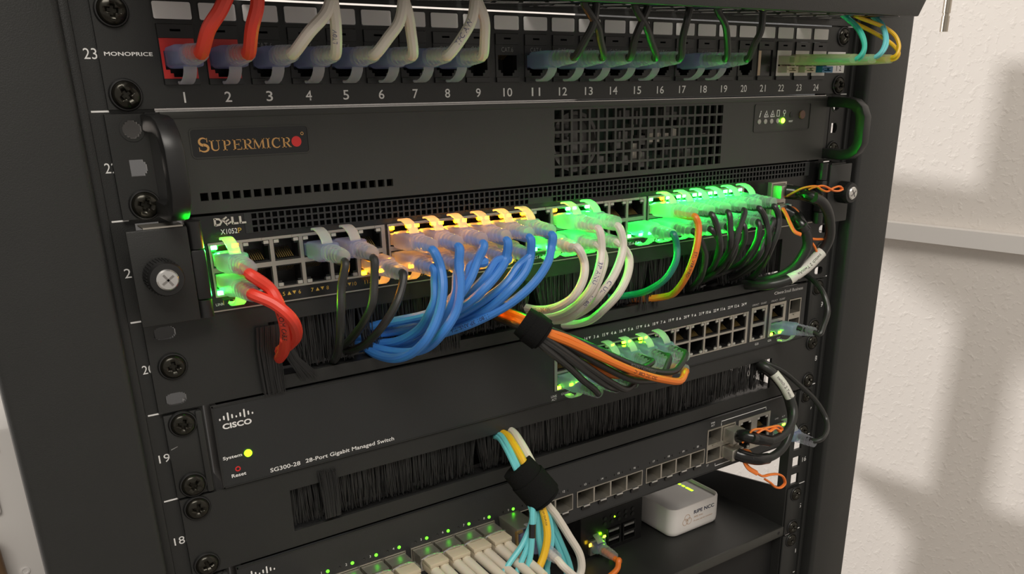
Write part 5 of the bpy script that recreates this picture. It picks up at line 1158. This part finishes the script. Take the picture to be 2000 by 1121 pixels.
part('sheath', MB().tube(PATHS['thin18'] + [(203.6, -22, -250.6)], 2.0, 10, 6), 'sheath_black', t)

# hook-and-loop straps
def strap(key_pts, r0, label, L):
    P = [Vector(p) for p in key_pts]
    t = thing('hook_and_loop_strap', label, 'strap', tuple(P[0].lerp(P[-1], .5)))
    def rr(u_): return r0 * (0.94 + .06 * math.sin(u_ * 3.1))
    part('band', MB().tube(key_pts, rr, 22, 5), 'velcro', t)
    d = (P[-1] - P[0]); mid = P[0].lerp(P[-1], .62)
    part('overlap_end', MB().tube([tuple(mid - d * .28), tuple(mid), tuple(mid + d * .3)], r0 * 1.1, 22, 4, .96), 'velcro', t)
a = Vector(PATHS['c_o5l'][-5]); 
strap([(-62.0, -36, -110.2), (-57.6, -40, -114.4), (-53.0, -43, -118.8)], 9.0, 'black hook-and-loop strap around the orange and black cables', 12)
strap([(-63.6, -30, -199.0), (-57.4, -35.5, -209.5), (-50.8, -40.5, -219.8)], 10.4, 'black fuzzy hook-and-loop strap around the aqua fibres', 20)

# ------------------------------------------------------------------ aqua, yellow and white bundle
PLACE = ('leftmost', 'second from left', 'third from left', 'fourth from left', 'fifth from left', 'sixth from left', 'rightmost', 'second from right')
for i in range(8):
    t = thing('fibre_cable', f'thin aqua fibre, {PLACE[i]} of those fanning out below the strap', 'fibre cable', tuple(PATHS[f'f{i}'][0]), 'aqua fibre bundle')
    part('fibre', MB().tube(PATHS[f'f{i}'], 1.75, 9, 6), 'fiber_aqua', t)
    if i == 2:
        q = smooth_path(PATHS['f2'], 6)
        part('dark_sleeve', MB().tube([tuple(p) for p in (lambda z_: [p for p in q if z_[0] < p.z < z_[1]])((-238.5, -227))], 2.0, 10, 2), 'strip_black', t)
t = thing('fibre_cable', 'yellow fibre cable running down the middle of the aqua bundle', 'fibre cable', tuple(PATHS['fy'][0]))
part('fibre', MB().tube(PATHS['fy'], 2.3, 10, 6), 'fiber_yellow', t); print_on(t, 'fy', 'OFNR 9/125 SM DUPLEX', 'ink_black', 72, 1.2, 3.7, 2.3)
t = thing('patch_cable', 'white cable along the right side of the aqua fibre bundle', 'cable', tuple(PATHS['fw'][0]))
part('sheath', MB().tube(PATHS['fw'], 2.5, 10, 6), 'sheath_white', t)

# fibre modules and their cream boots in slots 1 to 8
for n in range(1, 9):
    x = SX(n)
    t = thing('fibre_module', f'metal fibre module with cream duplex boots in fibre switch slot {NUM[n]}', 'module', (x, -4, -251), 'fibre modules in the fibre switch')
    part('module_shell', MB().plate(x - 6.3, x + 6.3, -256.2, -246.4, -14, 6, [(x - 5.6, x + 5.6, -255.2, -247.6)]), 'steel', t, smooth=False)
    part('bail', MB().tube([(x - 6.6, -8, -254), (x - 6.6, -15, -254.4), (x - 6.6, -16.5, -247), (x + 6.6, -16.5, -247), (x + 6.6, -15, -254.4), (x + 6.6, -8, -254)], .6, 6, 3), 'bright_steel', t)
    for dx in (-3.1, 3.1):
        c_ = part('connector', MB().box(x + dx - 2.6, x + dx + 2.6, -26, -8, -254.4, -249.2), 'lc_beige', t, bevel=.4)
        ob('boot', rel(MB().loft([(-25, 2.9, 2.9, 2.2, 0), (-28, 3.0, 3.0, 2.1, 0), (-56, 2.6, 2.6, 2.1, -1.2), (-64, 2.2, 2.2, 2, -1.6)], 14).__class__().add(*(lambda q: ([(a_ + x + dx, b_, c2_ - 251.8) for a_, b_, c2_ in q.v], q.f))(MB().loft([(-25, 2.9, 2.9, 2.2, 0), (-28, 3.0, 3.0, 2.1, 0), (-56, 2.6, 2.6, 2.1, -1.2), (-64, 2.2, 2.2, 2, -1.6)], 14))), WL[t.name]), 'boot_cream', c_, (0, 0, 0), None, True)
        ob('fibre_stub', rel(MB().tube([(x + dx, -62, -253.4), (x + dx, -72, -254.4), (x + dx + 3, -84, -262), (x + dx + 6, -88, -276)], 1.3, 8, 5), WL[t.name]), 'fiber_yellow' if n > 5 else 'fiber_aqua', c_, (0, 0, 0), None, True)
    part('duplex_clip', MB().box(x - 6.0, x + 6.0, -25.5, -17, -249.0, -246.6).add([(x - 4.6, -17, -248.8), (x + 4.6, -17, -248.8), (x + 4.6, -9, -246.6), (x - 4.6, -9, -246.6), (x - 4.6, -17, -249.6), (x + 4.6, -17, -249.6), (x + 4.6, -9, -247.4), (x - 4.6, -9, -247.4)], [(0, 1, 2, 3), (7, 6, 5, 4), (0, 4, 5, 1), (1, 5, 6, 2), (2, 6, 7, 3), (3, 7, 4, 0)]), 'lc_beige', t, bevel=.3)
x = SX(9)
t = thing('copper_module', 'boxy metal copper module with a brass edge in fibre switch slot nine', 'module', (x, -4, -251))
part('module_shell', MB().plate(x - 7.2, x + 7.2, -258.0, -244.2, -24, 4, [(x - 6.0, x + 6.0, -256.6, -245.6)]), 'steel', t, smooth=False)
part('brass_spring', MB().box(x - 7.8, x - 6.6, -25, -22.5, -257.6, -246.0).box(x - 7.6, x - 3.2, -25, -23.6, -247.2, -245.4), 'brass', t, bevel=.2)
t = thing('patch_cable', 'white patch cable plugged into the copper module', 'cable', (x, -24, -251.5))
plug(t, x, -22.5, -251.5, True)
sheath(t, 'wsfp', 'sheath_white', 2.3)
t = thing('patch_cable', 'orange patch cable plugged into the small black computer', 'cable', (64.8, 54, -336))
plug(t, 64.8, 66.0, -336.6, True, -1.5)
sheath(t, 'pi', 'sheath_orange', inner=14)

# loose black cables hanging behind the shelf
for i, (xx, yy) in enumerate(((150, 190), (178, 180), (214, 200), (236, 190))):
    lab = ('leftmost', 'second from left', 'second from right', 'rightmost')
    t = ob('hanging_cable', MB().tube([(0, 0, 90), (2, 4, 20), (-2, 0, -60), (3, 2, -150)], 3.2, 8, 5), 'sheath_black', None, (xx, yy, -260))
    tag(t, f'black cable hanging at the rear of the rack, {lab[i]} of four', 'cable', 'cables hanging at the rear')
